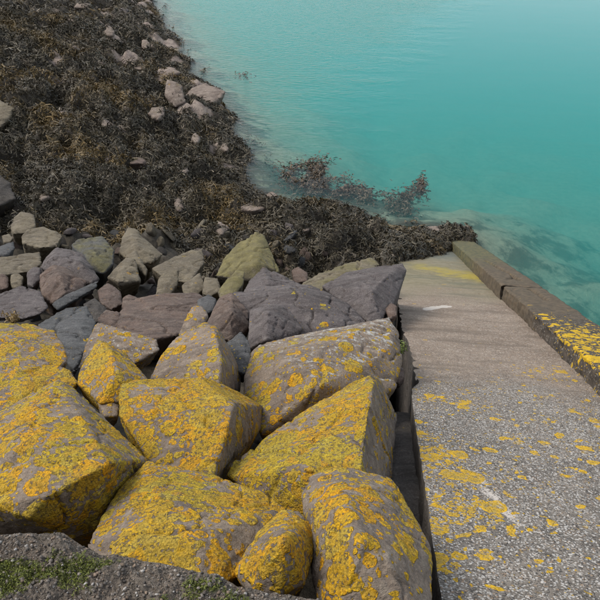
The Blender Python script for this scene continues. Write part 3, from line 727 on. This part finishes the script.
# ------------------------------------------------------------------ concrete ramp with kerb
ramp = bpy.data.objects.new('concrete_ramp', None); COL.objects.link(ramp); ramp.matrix_world = RAMP_M
tag(ramp, 'worn concrete boat ramp with raised kerb running down to the water', 'ramp')
def dist_pl(u, v, pl):
    b = np.full(len(u), 1e9)
    for (a0, a1), (b0, b1) in zip(pl[:-1], pl[1:]):
        dx, dy = b0-a0, b1-a1; t = np.clip(((u-a0)*dx+(v-a1)*dy)/(dx*dx+dy*dy), 0, 1)
        b = np.minimum(b, np.hypot(u-a0-t*dx, v-a1-t*dy))
    return b
us = np.linspace(UL, UK+.06, 74); vs = axis([(V0, 5.5, .02), (5.5, 10, .03), (10, V1, .06)])
Ug, Vg = np.meshgrid(us, vs); shp = Ug.shape
edge = .035*sstep(4.6, 5.6, Vg)*n2(Vg*0+UL, Vg, 2.3, 4, 3) + .008*n2(Vg*0+UL, Vg, 5, 4, 3) + .03*np.clip(n2(Vg*0, Vg, 5.0, 3, 9)-.25, 0, 1)*4*sstep(4.6, 5.6, Vg)
edge = np.abs(edge) + .05*sstep(5.15, 5.4, Vg)*sstep(7.6, 6.6, Vg)
Uu = Ug + np.clip(edge, 0, .12)*sstep(UL+.3, UL, Ug)
Wg = .006*n2(Uu, Vg, 2.5, 4, 2) + .0035*n2(Uu, Vg, 22, 3, 4)
line = 5.55 + .25*n2(Uu, Vg*0, 1.3, 3, 6) - .25*(Uu-UL)
Wg += -.016*sstep(line-.02, line+.03, Vg)
line2 = 9.3 + .2*n2(Uu, Vg*0, 1.5, 3, 16); Wg += -.012*sstep(line2-.04, line2+.04, Vg)
line3 = 7.1 + .3*n2(Uu, Vg*0, 1.9, 4, 26); Wg += -.010*sstep(line3-.03, line3+.03, Vg)*sstep(.1, .5, n2(Uu, Vg, .9, 2, 44)+.3)
Wg -= .022*np.exp(-((Vg-line)/.022)**2) + .014*np.exp(-((Vg-line2)/.03)**2)
pit = n2(Uu, Vg, 6.5, 2, 77); Wg -= .014*np.clip(pit-.55, 0, .3)/.3*sstep(5, 6.5, Vg)
v3 = np.stack([Uu, Vg, Wg], -1).reshape(-1, 3)
nx = len(us); F = [grid_faces(nx, len(vs))]
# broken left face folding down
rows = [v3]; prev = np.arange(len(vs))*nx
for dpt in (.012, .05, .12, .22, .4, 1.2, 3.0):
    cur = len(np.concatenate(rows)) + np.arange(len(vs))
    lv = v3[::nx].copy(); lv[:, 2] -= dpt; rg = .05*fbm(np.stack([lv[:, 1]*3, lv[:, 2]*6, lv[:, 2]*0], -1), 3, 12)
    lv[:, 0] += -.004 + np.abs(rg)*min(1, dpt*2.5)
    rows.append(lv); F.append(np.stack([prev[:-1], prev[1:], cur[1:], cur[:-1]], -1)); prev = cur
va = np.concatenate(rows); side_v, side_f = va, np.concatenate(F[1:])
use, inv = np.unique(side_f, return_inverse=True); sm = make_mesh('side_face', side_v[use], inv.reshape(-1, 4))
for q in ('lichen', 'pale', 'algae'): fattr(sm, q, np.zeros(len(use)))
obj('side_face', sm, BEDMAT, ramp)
me = make_mesh('deck', v3, F[0])
lich = np.zeros(len(v3)); uu, vv = v3[:, 0], v3[:, 1]
for (px, py, rd, k) in [(437, 455, .22, .75), (455, 447, .13, .5), (445, 478, .16, .6), (465, 475, .16, .8), (455, 505, .18, .8), (478, 508, .14, .8), (443, 525, .16, .8),
                       (492, 515, .10, .9), (462, 530, .10, .6), (505, 528, .10, .5), (470, 445, .12, .4), (445, 560, .12, .6), (520, 440, .12, .5), (510, 455, .1, .5), (548, 420, .12, .6),
                       (545, 520, .08, .5), (480, 560, .08, .5), (560, 563, .08, .5), (470, 405, .2, .5), (545, 370, .3, .45), (540, 395, .2, .4), (590, 415, .2, .5), (435, 400, .14, .6), (460, 402, .14, .6), (425, 435, .14, .7), (505, 470, .1, .4), (575, 470, .1, .4)]:
    a, b = Ppl(px, py); lich = np.maximum(lich, k*np.exp(-((uu-a)**2+(vv-b)**2)/(rd*rd)))
lich = np.maximum(lich, (.13 + .10*n2(uu, vv, 1.5, 2, 61))*sstep(6.6, 5.0, vv)); lich *= v3[:, 2] > -.03
fattr(me, 'lichen', np.clip(lich, 0, 1))
pl = dist_pl(uu, vv, [Ppl(480, 478), Ppl(490, 495), Ppl(506, 512), Ppl(518, 524)])
pc = np.array([Ppl(x, y) for x, y in [(427, 308), (437, 306), (447, 305)]]); pq = dist_pl(uu, vv*.8, [(q[0], q[1]*.8) for q in pc])
fattr(me, 'pale', np.clip(np.maximum(np.exp(-(pl/.075)**2), 1.3*np.exp(-(pq/.085)**4)), 0, 1.3))
obj('deck', me, RAMPMAT, ramp)
# body of the ramp going down into the sea, and a low footing along the left side
def prism(u0, u1, v0, v1, w, depth, nseg=2):
    vsx = np.linspace(v0, v1, nseg); V = []
    dn = np.array((0, 0, -1.)); dl = np.array((dn@cu, dn@dv, dn@nw))
    for q in vsx:
        for uq in (u0, u1):
            p = np.array((uq, q, w)); V.append(p)
        for uq in (u0, u1):
            p = np.array((uq, q, w)) + dl*depth; V.append(p)
    F = []
    for k in range(nseg-1):
        b = 4*k; n_ = b+4
        F += [(b, b+1, n_+1, n_), (b+1, b+3, n_+3, n_+1), (b+3, b+2, n_+2, n_+3), (b+2, b, n_, n_+2)]
    F += [(0, 2, 3, 1), (4*(nseg-1), 4*(nseg-1)+1, 4*(nseg-1)+3, 4*(nseg-1)+2)]
    return np.array(V), np.array(F)
V_, F_ = prism(UL+.16, UO-.012, V0+.02, V1+.1, -.06, 4.5); me = make_mesh('ramp_wall', V_, F_, False)
fattr(me, 'lichen', np.zeros(len(V_))); fattr(me, 'pale', np.zeros(len(V_))); obj('ramp_wall', me, KERBMAT, ramp)
fu = np.linspace(UL-.30, UL+.12, 26); fv = np.arange(2.0, 5.6, .025); Ug, Vg = np.meshgrid(fu, fv)
Wg = -.20 + .03*n2(Ug, Vg, 3, 4, 21) + .012*n2(Ug, Vg, 12, 3, 22) - .10*sstep(UL-.22, UL-.30, Ug)*1.5 - .25*sstep(5.2, 5.6, Vg) - .30*sstep(3.9, 3.0, Vg)
rim = sstep(.0, .25, Vg-5.0)*.14; Ug2 = Ug + rim*sstep(UL, UL-.3, Ug)
v3 = np.stack([Ug2, Vg, Wg], -1).reshape(-1, 3); Ff = [grid_faces(len(fu), len(fv))]; lv = v3[::len(fu)].copy(); lv[:, 2] -= 1.5; lv[:, 0] -= .05
cur = len(v3) + np.arange(len(fv)); prev = np.arange(len(fv))*len(fu)
Ff.append(np.stack([prev[:-1], prev[1:], cur[1:], cur[:-1]], -1)); v3 = np.concatenate([v3, lv])
me = make_mesh('footing', v3, np.concatenate(Ff)); fattr(me, 'lichen', np.zeros(len(v3))); fattr(me, 'pale', np.zeros(len(v3))); fattr(me, 'algae', np.zeros(len(v3)))
obj('footing', me, BEDMAT, ramp)

def kerb(v0, v1, du, dw, label, cracks, lich_fn, rough, seed):
    prof = []                               # across: inner face up, top, outer face down
    for w in np.linspace(-.05, KH, 9)[:-1]: prof.append((0, w))
    for u in np.linspace(0, KW, 30): prof.append((u, KH))
    for w in (.1, .03, -.1, -.4, -1.2, -3): prof.append((KW, w))
    prof = np.array(prof); vs = np.arange(v0, v1+.001, .03); n = len(prof)
    U = UK + np.tile(prof[:, 0], len(vs)); W = np.tile(prof[:, 1], len(vs)); Vv = np.repeat(vs, n)
    topm = (W >= KH-1e-6).astype(float)
    # rounded, chipped arrises
    eu = np.minimum(U-UK, UK+KW-U)
    chip = .010 + .022*rough*np.clip(n2(Vv, U, 3.5, 4, seed)+.2, 0, 1.2)
    W = W - topm*chip*sstep(.05, 0, eu)
    U = U + (U < UK+1e-6)*(.5*chip*sstep(.0, KH, W) + rough*.02*n2(Vv, W*3, 6, 3, seed+2)) - (U > UK+KW-1e-6)*.4*chip
    ends = np.minimum(Vv-v0, v1-Vv); jag = .05*n2(U, W, 5, 3, seed+4)
    Vv = Vv + jag*sstep(.06, 0, ends)
    W = W + topm*(.006*n2(U, Vv, 3, 4, seed+5) + .003*rough*n2(U, Vv, 18, 3, seed+6)) - topm*.02*sstep(.05, 0, ends)
    for pl_, wd, dp in cracks:
        dd = dist_pl(U + .02*n2(U, Vv, 8, 2, seed+8), Vv + .03*n2(U, Vv, 8, 2, seed+9), pl_); W = W - topm*dp*np.exp(-(dd/wd)**2)
    V3 = np.stack([U+du, Vv, W+dw], -1)
    F = grid_faces(n, len(vs)); caps = []
    for r0 in (0, (len(vs)-1)*n):
        c0 = len(V3); V3 = np.concatenate([V3, [V3[r0:r0+n].mean(0)*np.array((1, 1, 0)) + np.array((0, 0, -.3))]])
        k = np.arange(n-1); tri = np.stack([r0+k, r0+k+1, np.full(n-1, c0), np.full(n-1, c0)], -1); caps.append(tri)
    me = bpy.data.meshes.new('kerb_block')
    fl = [tuple(q) for q in F.tolist()] + [tuple(q[:3]) for c_ in caps for q in c_.tolist()]
    me.from_pydata(V3.tolist(), [], fl); me.polygons.foreach_set('use_smooth', np.ones(len(fl), dtype=bool)); me.update()
    L = np.clip(lich_fn(V3[:, 0], V3[:, 1], V3[:, 2]), 0, 1); fattr(me, 'lichen', L)
    pale = np.zeros(len(V3)); 
    for (px, py, rd) in [(587, 365, .05), (540, 297, .05), (521, 303, .05), (556, 308, .05), (510, 297, .06), (576, 352, .04)]:
        a_, b_ = Ppl(px, py, KH); pale = np.maximum(pale, .8*np.exp(-((V3[:, 0]-a_)**2+(V3[:, 1]-b_)**2)/(rd*rd)))
    fattr(me, 'pale', pale)
    o = obj('kerb_block', me, KERBMAT, ramp); o['label'] = label; return o
VC = Ppl(501, 297)[1]
tp = lambda x, y: tuple(Ppl(x, y, KH))
kerb(VC+.02, V1-.1, 0.0, 0.0, 'smooth brown far length of kerb with a crack', [([tp(519, 280), tp(511, 274), tp(503, 270), tp(496, 266), tp(487, 261)],   .022, .09), ([tp(519, 280), tp(513, 277), tp(508, 279)], .03, .05)],
     lambda u, v, w: 0*u, .5, 3)
kerb(V0+.1, VC-.03, .015, -.012, 'dark rough near length of kerb with yellow lichen', [([tp(529, 288), tp(538, 293), tp(545, 299)], .025, .06), ([tp(506, 291), tp(513, 288)], .03, .02)],
     lambda u, v, w: (sstep(8.5, 6.8, v)*.75 + .30*n2(u, v, 2.6, 2, 5) - .1)*sstep(8.6, 7.6, v) - .45*(w < KH-.06), 1.0, 13)

# ------------------------------------------------------------------ walkway edge in the foreground
WZ = CZ - 1.68
ep = np.array([Pz(x, y, WZ)[:2] for x, y in [(-260, 512), (-60, 523), (0, 527), (33, 526), (60, 526), (72, 535), (98, 548), (130, 552), (175, 560), (215, 567), (235, 578), (280, 586), (330, 596), (372, 610), (480, 640)]])
ep[:, 1] += .01
cl = np.concatenate([[0], np.cumsum(np.linalg.norm(np.diff(ep, axis=0), axis=1))])
ts = np.concatenate([np.arange(0, cl[1], .02), np.arange(cl[1], cl[-2], .0042), np.arange(cl[-2], cl[-1], .02)])
ex = np.interp(ts, cl, ep[:, 0]); ey = np.interp(ts, cl, ep[:, 1])
ey = ey + .012*n2(ex, ex*0, 7, 3, 3) + .003*n2(ex, ex*0, 40, 2, 6)
back = np.concatenate([-np.array([1.6, 1.0, .6, .35, .2, .1, .05, .02, .008]), np.arange(0, .42, .0042), np.arange(.42, 2.4, .06)])
nb = len(back); EX = np.repeat(ex, nb); EY = np.repeat(ey, nb); BK = np.tile(back, len(ex))
py_ = EY - np.maximum(BK, 0); pz_ = np.full(len(EX), WZ) + np.minimum(BK, 0)
topm = (BK >= 0).astype(float)
rel = .020*n2(EX, py_, 5, 3, 31) + .016*n2(EX, py_, 20, 3, 33) + .012*np.abs(n2(EX, py_, 48, 2, 35)) + .006*n2(EX, py_, 95, 2, 39)
pebc = n2(EX, py_, 110, 1, 36); rel += .004*np.clip(pebc, 0, 1)
pz_ += rel*topm*sstep(-.02, .05, BK) - .045*(1-sstep(0, .09, BK))**2*topm - .045*(1-topm)
py_ -= (1-topm)*(.03*np.abs(fbm(np.stack([EX*12, pz_*12, EX*0], -1), 3, 4))*np.clip(-BK*8, 0, 1))
wv = np.stack([EX, py_, pz_], -1)
base = np.array((wv[:, 0].mean(), wv[:, 1].mean(), WZ))
me = make_mesh('walkway', wv-base, grid_faces(nb, len(ex)))
mossv = np.clip(.47 + .95*n2(EX*.5, py_, 8, 4, 51) + 1.0*(BK-.10), 0, 1)*topm
fattr(me, 'moss', mossv)
tag(obj('walkway', me, WALKMAT, loc=base), 'rough pebbly concrete walkway edge with moss at the bottom of the picture', 'pavement', kind='structure')

# ------------------------------------------------------------------ fronds, moss blades: many small folded ribbons in one mesh
def fronds(pos, nrm, ln, wd, lift, rg, col, droop=None):
    N = len(pos)
    a = rg.normal(size=(N, 3)); 
    if droop is not None: a = a + droop
    a -= (a*nrm).sum(1)[:, None]*nrm; a /= np.maximum(np.linalg.norm(a, axis=1), 1e-6)[:, None]
    s = np.cross(nrm, a); tw = rg.uniform(-1.0, 1.0, N)[:, None]; sw = s*np.cos(tw) + nrm*np.sin(tw)
    ln = ln[:, None]; wd = wd[:, None]; lift = lift[:, None]
    p1 = pos + a*ln*.5 + nrm*lift
    sp = rg.uniform(.2, .6, N)[:, None]
    pa = pos + (a*np.cos(sp) + s*np.sin(sp))*ln + nrm*lift*rg.uniform(-.1, 1.0, N)[:, None]
    pb = pos + (a*np.cos(sp) - s*np.sin(sp))*ln*rg.uniform(.7, 1.1, N)[:, None] + nrm*lift*rg.uniform(-.1, 1.0, N)[:, None]
    V = np.stack([pos-sw*wd*.35, pos+sw*wd*.35, p1-sw*wd*.5, p1+sw*wd*.5, pa-sw*wd*.5, pa+sw*wd*.5, pb-sw*wd*.5, pb+sw*wd*.5], 1).reshape(-1, 3)
    b = np.arange(N)[:, None]*8
    F = np.concatenate([b+np.array([[0, 1, 3, 2]]), b+np.array([[2, 3, 5, 4]]), b+np.array([[2, 3, 7, 6]])])
    C = np.repeat(col, 8, 0); C[2::8] *= 1.1; C[4::8] *= 1.25; C[5::8] *= 1.25
    return V, F, C
def gnormal(x, y, h=.12):
    z0 = ground_z(x, y)[0]; zx = ground_z(x+h, y)[0]; zy = ground_z(x, y+h)[0]
    n = np.stack([-(zx-z0)/h, -(zy-z0)/h, np.ones(len(x))], -1); n = np.clip(n, -2.5, 2.5)
    return z0, n/np.linalg.norm(n, axis=1)[:, None]
def weed_patch(N, seed, x0, x1, y0, y1, far):
    rg = np.random.default_rng(seed); x = rg.uniform(x0, x1, N); y = rg.uniform(y0, y1, N)
    k = (x > -.62*y - 1.5) & (x < .55*y + 1); x, y = x[k], y[k]
    z, s, u, v = ground_z(x, y)
    # weed line: starts below the armour stones; bare on the deck above its foot
    lim = np.where(u > UL-.15, foot_line(x, y, u) + rg.normal(size=len(x))*.14, 13.0 + .5*n2(x, y, .8, 2, 5) + .35*np.clip(-x-1, 0, 4))
    lim = np.where((u > 0) & (u < UL-.15), 10.3 + .5*n2(x, y, .9, 2, 5) + .8*sstep(0, UL, u), lim)
    bare = bareness(x, y, s)
    k = (v > lim) & (s > -.25) & (u < UO+.08) & (bare < .55 + rg.uniform(-.12, .12, len(x)))
    x, y, s, u = x[k], y[k], s[k], u[k]
    z, n = gnormal(x, y)
    D = np.hypot(y, x); N = len(x)
    ln = rg.uniform(.05, .14, N)*(1+far*.05*np.clip(D-12, 0, 30)); wd = rg.uniform(.012, .030, N)*(1+far*.05*np.clip(D-12, 0, 30))
    ln = ln*np.where(rg.random(N) < .2, 2.0, 1.0); lift = rg.uniform(.0, .09, N)*(1+far*.03*np.clip(D-12, 0, 30))
    gold = sstep(.0, .6, n2(x, y, .42, 3, 23) + .30*sstep(1.5, 7, s) - .1); r1 = rg.random(N)
    dark = np.array((.026, .022, .014)); mid = np.array((.092, .076, .046)); go = np.array((.150, .098, .030)); pal = np.array((.17, .14, .10))
    c = dark + (mid-dark)*rg.random(N)[:, None]
    g = (gold*(.25+.75*r1))[:, None]; c = c*(1-g) + go*g
    c = np.where((r1 > .955)[:, None], pal*rg.uniform(.5, 1.1, N)[:, None], c)
    pos = np.stack([x, y, z + rg.uniform(-.01, .05, N)], -1)
    return fronds(pos, n, ln, wd, lift, rg, c, droop=np.array((.35, .0, -.5)))
def join(parts):
    V = []; F = []; C = []; o = 0
    for v, f, c in parts: V.append(v); F.append(f+o); C.append(c); o += len(v)
    return np.concatenate(V), np.concatenate(F), np.concatenate(C)
V_, F_, C_ = join([weed_patch(195000, 5, -13, 8, 9, 22, .5), weed_patch(140000, 6, -22, 2, 22, 36, .6), weed_patch(80000, 8, -34, 0, 36, 62, .7)])
me = make_mesh('bladder_wrack', V_, F_, False); cattr(me, 'tint', C_)
tag(obj('seaweed', me, WEEDMAT), 'thick carpet of dark brown bladder wrack over the shore rocks and ramp foot', 'seaweed', kind='stuff')

# weed growing in the shallows, tips at the surface
rg = np.random.default_rng(77); parts = []
for (px, py, rx, ry, N, zt) in [(300, 172, 20, 12, 1500, .0), (318, 166, 14, 10, 800, .02), (322, 180, 26, 10, 1500, -.04), (345, 186, 26, 8, 1300, -.06), (366, 190, 20, 8, 900, -.12), (404, 198, 20, 12, 1300, -.18), (421, 182, 5, 9, 350, -.02), (410, 190, 10, 8, 500, -.06), (300, 190, 20, 8, 900, -.15),
                                (262, 160, 14, 12, 500, -.25), (250, 140, 12, 14, 350, -.15), (244, 74, 8, 3, 60, .02), (233, 76, 5, 3, 40, .02), (165, 6, 5, 2, 60, .03), (172, 27, 4, 3, 60, .03), (180, 40, 6, 3, 70, .03),
                                (186, 62, 4, 3, 60, .03), (203, 70, 4, 4, 80, .05), (190, 52, 5, 3, 50, .02), (445, 228, 20, 8, 300, -.5), (375, 215, 22, 8, 500, -.2)]:
    a = rg.normal(size=(N, 2))*.5; pts = np.array([Pz(px+q[0]*rx, py+q[1]*ry)[:2] for q in a])
    k = n2(pts[:, 0], pts[:, 1], 1.6, 3, 19) + rg.uniform(-.2, .2, N) > -.12; pts = pts[k]; M = len(pts)
    pos = np.stack([pts[:, 0], pts[:, 1], zt - np.abs(rg.normal(size=M))*.16], -1); nn = np.tile((0., 0, 1.), (M, 1)) + rg.normal(size=(M, 3))*.3
    nn /= np.linalg.norm(nn, axis=1)[:, None]; c = np.array((.075, .055, .034))*rg.uniform(.4, 1.6, M)[:, None]
    parts.append(fronds(pos, nn, rg.uniform(.06, .16, M), rg.uniform(.02, .045, M), rg.uniform(0, .05, M), rg, c))
V_, F_, C_ = join(parts); me = make_mesh('floating_wrack', V_, F_, False); cattr(me, 'tint', C_)
tag(obj('shallow_seaweed', me, WEEDMAT), 'dark wrack floating in the shallows beyond the weedy shore', 'seaweed', kind='stuff')

# moss on the walkway
rg = np.random.default_rng(5); idx = np.nonzero((BK > .01) & (BK < .42) & (mossv > .55) & (EX > -1.1) & (EX < .4))[0]
idx = rg.choice(idx, size=min(16000, len(idx)), replace=True); M = len(idx)
pos = wv[idx] + rg.uniform(-.004, .004, (M, 3)); nn = np.tile((0., 0, 1.), (M, 1)) + rg.normal(size=(M, 3))*.5; nn /= np.linalg.norm(nn, axis=1)[:, None]
c = np.array((.115, .13, .02))*rg.uniform(.35, 1.35, M)[:, None]
V_, F_, C_ = fronds(pos, nn, rg.uniform(.004, .011, M), rg.uniform(.0012, .003, M), rg.uniform(.003, .008, M), rg, c)
me = make_mesh('moss', V_, F_, False); cattr(me, 'tint', C_); tag(obj('moss', me, WEEDMAT), 'green moss tufts on the pebbly walkway', 'moss', kind='stuff')

# loose and half-bedded aggregate on the walkway
rg = np.random.default_rng(15); idx = np.nonzero((BK > .0) & (BK < .42) & (EX > -1.15) & (EX < .45))[0]; idx = rg.choice(idx, 5000, replace=False); M = len(idx)
tv = np.array([(1, 0, 0), (-1, 0, 0), (0, 1, 0), (0, -1, 0), (0, 0, 1), (0, 0, -1), (.62, .62, .5), (-.62, .62, .5), (-.62, -.62, .5), (.62, -.62, .5)], float)
tf = np.array([(0, 6, 9), (6, 4, 9), (6, 2, 7), (6, 7, 4), (7, 1, 8), (7, 8, 4), (8, 3, 9), (8, 9, 4), (0, 2, 6), (2, 1, 7), (1, 3, 8), (3, 0, 9), (0, 5, 2), (2, 5, 1), (1, 5, 3), (3, 5, 0)])
sz = rg.uniform(.0025, .007, M)*rg.uniform(.4, 1, M); jit = tv[None]*rg.uniform(.7, 1.25, (M, 10, 1))*(sz[:, None]*rg.uniform(.7, 1.3, (M, 3)))[:, None, :]
an = rg.uniform(0, 6.28, M); ca, sa = np.cos(an)[:, None], np.sin(an)[:, None]
jit = np.stack([jit[:, :, 0]*ca-jit[:, :, 1]*sa, jit[:, :, 0]*sa+jit[:, :, 1]*ca, jit[:, :, 2]], -1)
V_ = (wv[idx][:, None, :] + jit + np.array((0, 0, .001))).reshape(-1, 3); F_ = (np.arange(M)[:, None, None]*10 + tf[None]).reshape(-1, 3)
pal = np.array([(.13, .11, .09), (.19, .165, .14), (.22, .165, .12), (.09, .08, .07), (.34, .32, .29), (.16, .14, .12)]); pi_ = rg.choice(6, M, p=[.25, .25, .15, .2, .05, .10])
me = make_mesh('aggregate', V_, F_, True); cattr(me, 'tint', np.repeat(pal[pi_]*rg.uniform(.7, 1.2, (M, 1)), 10, 0))
t = NT('aggregate_stone'); PEBMAT = t.finish(t.attr('tint').outputs['Color'], .85, t.noise(t.coords(False), 300, 3, .6).outputs[0], .002, .25)
tag(obj('aggregate', me, PEBMAT), 'loose pebbly aggregate weathering out of the walkway', 'gravel', kind='stuff')

# ------------------------------------------------------------------ rubble wedged in the gaps between the big stones
rub = []
for k in range(7):
    r = np.random.default_rng(100+k); p = r.normal(size=(14, 3)); p /= np.linalg.norm(p, axis=1)[:, None]; p *= r.uniform(.75, 1.1, (14, 1))*np.array((1, .8, .6))
    bm = bmesh.new(); [bm.verts.new(q) for q in p]; bmesh.ops.convex_hull(bm, input=bm.verts)
    bmesh.ops.delete(bm, geom=[v for v in bm.verts if not v.link_faces], context='VERTS')
    bmesh.ops.triangulate(bm, faces=bm.faces); bmesh.ops.subdivide_edges(bm, edges=bm.edges[:], cuts=3, use_grid_fill=True)
    for _ in range(2): bmesh.ops.smooth_vert(bm, verts=bm.verts, factor=.5, use_axis_x=True, use_axis_y=True, use_axis_z=True)
    cs = np.array([v.co[:] for v in bm.verts]); d = .07*fbm(cs*2.2, 3, k+60)
    for v, dd in zip(bm.verts, d): v.co += v.co.normalized()*dd
    me = bpy.data.meshes.new('rubble'); bm.to_mesh(me); bm.free(); me.polygons.foreach_set('use_smooth', np.ones(len(me.polygons), dtype=bool))
    for nme in ('lichen', 'pale', 'algae'): fattr(me, nme, np.zeros(len(me.vertices)))
    rub.append(me)
bpy.context.view_layer.update(); dg = bpy.context.evaluated_depsgraph_get(); rr = random.Random(4); placed = []; rubble_objs = []
zones = [(0, 228, 330, 345, 900), (380, 290, 412, 400, 120), (60, 470, 240, 545, 60), (200, 400, 300, 480, 60)]
for (x0, y0, x1, y1, N) in zones:
    for _ in range(N):
        px, py = rr.uniform(x0, x1), rr.uniform(y0, y1)
        d = Vector(P(px, py, 1.0) - CAM).normalized(); hit, loc, nor, fi, ho, mw = sc.ray_cast(dg, Vector(CAM), d)
        if not hit or ho.name.split('.')[0] not in ('foreshore', 'footing'): continue
        D = (loc - Vector(CAM)).length
        if any((loc-q).length < rad*1.15 for q, rad in placed): continue
        rad = rr.uniform(.010, .021)*D*rr.uniform(.6, 1.0)*(.55 if x0 > 375 else 1); placed.append((loc.copy(), rad))
        st = rr.choice(['brown', 'grey', 'tan', 'dark', 'slate', 'brown'])
        o = bpy.data.objects.new('rubble_stone', rub[rr.randrange(7)]); COL.objects.link(o)
        o.location = loc + Vector((0, 0, rad*.1)); o.rotation_euler = [rr.uniform(0, 6.28) for _ in range(3)]; o.scale = (rad*rr.uniform(.8, 1.4), rad*rr.uniform(.8, 1.3), rad*rr.uniform(.7, 1.1))
        if not o.data.materials: o.data.materials.append(MAT['brown'])
        o.material_slots[0].link = 'OBJECT'; o.material_slots[0].material = MAT[st]
        near = min(ROCKS, key=lambda R: np.linalg.norm(R['c']-np.array(loc)))['label']
        for cut in (',', ' with ', ' at ', ' behind', ' in ', ' of ', ' lying', ' under', ' standing', ' poking', ' leaning', ' sloping', ' filling', ' beside', ' slanting up', ' dipping', ' half ', ' wedged', ' jammed', ' left ', ' right ', ' tucked', ' sunk', ' resting', ' on ', ' below', ' above', ' squeezed', ' jutting', ' reaching', ' perched', ' just', ' alone', ' toward', ' deep', ' blotched', ' covered', ' edged'):
            near = near.split(cut)[0]
        colw = {'brown': 'brown', 'grey': 'purple-grey', 'tan': 'tan', 'dark': 'blackish', 'slate': 'blue-grey'}[st]
        rubble_objs.append((o, colw, near, px))
byk = {}
for o, c_, nr, px in rubble_objs: byk.setdefault((c_, nr), []).append((px, o))
for (c_, nr), L_ in byk.items():
    L_.sort(key=lambda q: q[0]); W_ = [''] if len(L_) == 1 else ['left ', 'right '] if len(L_) == 2 else ['leftmost '] + ['%s from left ' % w for w in ('second', 'third', 'fourth', 'fifth', 'sixth', 'seventh', 'eighth')][:len(L_)-2] + ['rightmost ']
    for w_, (px, o) in zip(W_, L_):
        lab = 'small loose %s stone by the %s' % (c_, nr) if not w_ else 'small loose %s stone by the %s, %sof those' % (c_, nr, w_)
        tag(o, lab, 'stone', 'loose rubble between the boulders')
# small plants rooted in the gaps
def sprig(name, label, px, py, D, n, h, colr, seed):
    rg = np.random.default_rng(seed); base = P(px, py, D); parts = []
    for k in range(n):
        a = rg.uniform(0, 6.28); lean = rg.uniform(.2, .8); top = np.array((math.cos(a)*lean, math.sin(a)*lean, 1.0))*h*rg.uniform(.5, 1)
        M = 9; tt = np.linspace(.05, 1, M)[:, None]; pos = top*tt + rg.normal(size=(M, 3))*.006; nn = np.tile(top/np.linalg.norm(top), (M, 1))
        parts.append(fronds(pos, nn, rg.uniform(.015, .04, M), rg.uniform(.006, .012, M), rg.uniform(.005, .02, M), rg, np.array(colr)*rg.uniform(.6, 1.3, M)[:, None]))
        st = np.stack([pos - (.003, 0, 0), pos + (.003, 0, 0)], 1).reshape(-1, 3); q = np.arange(M-1)[:, None]*2
        parts.append((st, q + np.array([[0, 1, 3, 2]]), np.tile(np.array(colr)*.6, (len(st), 1))))
    V_, F_, C_ = join(parts); me = make_mesh(name, V_, F_, False); cattr(me, 'tint', C_)
    tag(obj(name, me, WEEDMAT, loc=base), label, 'plant')
sprig('dry_plant', 'withered yellow-brown plant at the left edge above the topmost lichen boulder', 14, 324, 5.75, 12, .13, (.19, .13, .05), 3)
sprig('green_plant', 'small green weed sprouting in the gap beside the ramp', 401, 352, 6.4, 7, .10, (.09, .12, .02), 4)

print('TRIS', sum(sum(len(p.vertices)-2 for p in m.polygons) if len(m.polygons) < 5000 else len(m.loops)-2*len(m.polygons) for m in {o.data for o in sc.objects if o.type == 'MESH'}))
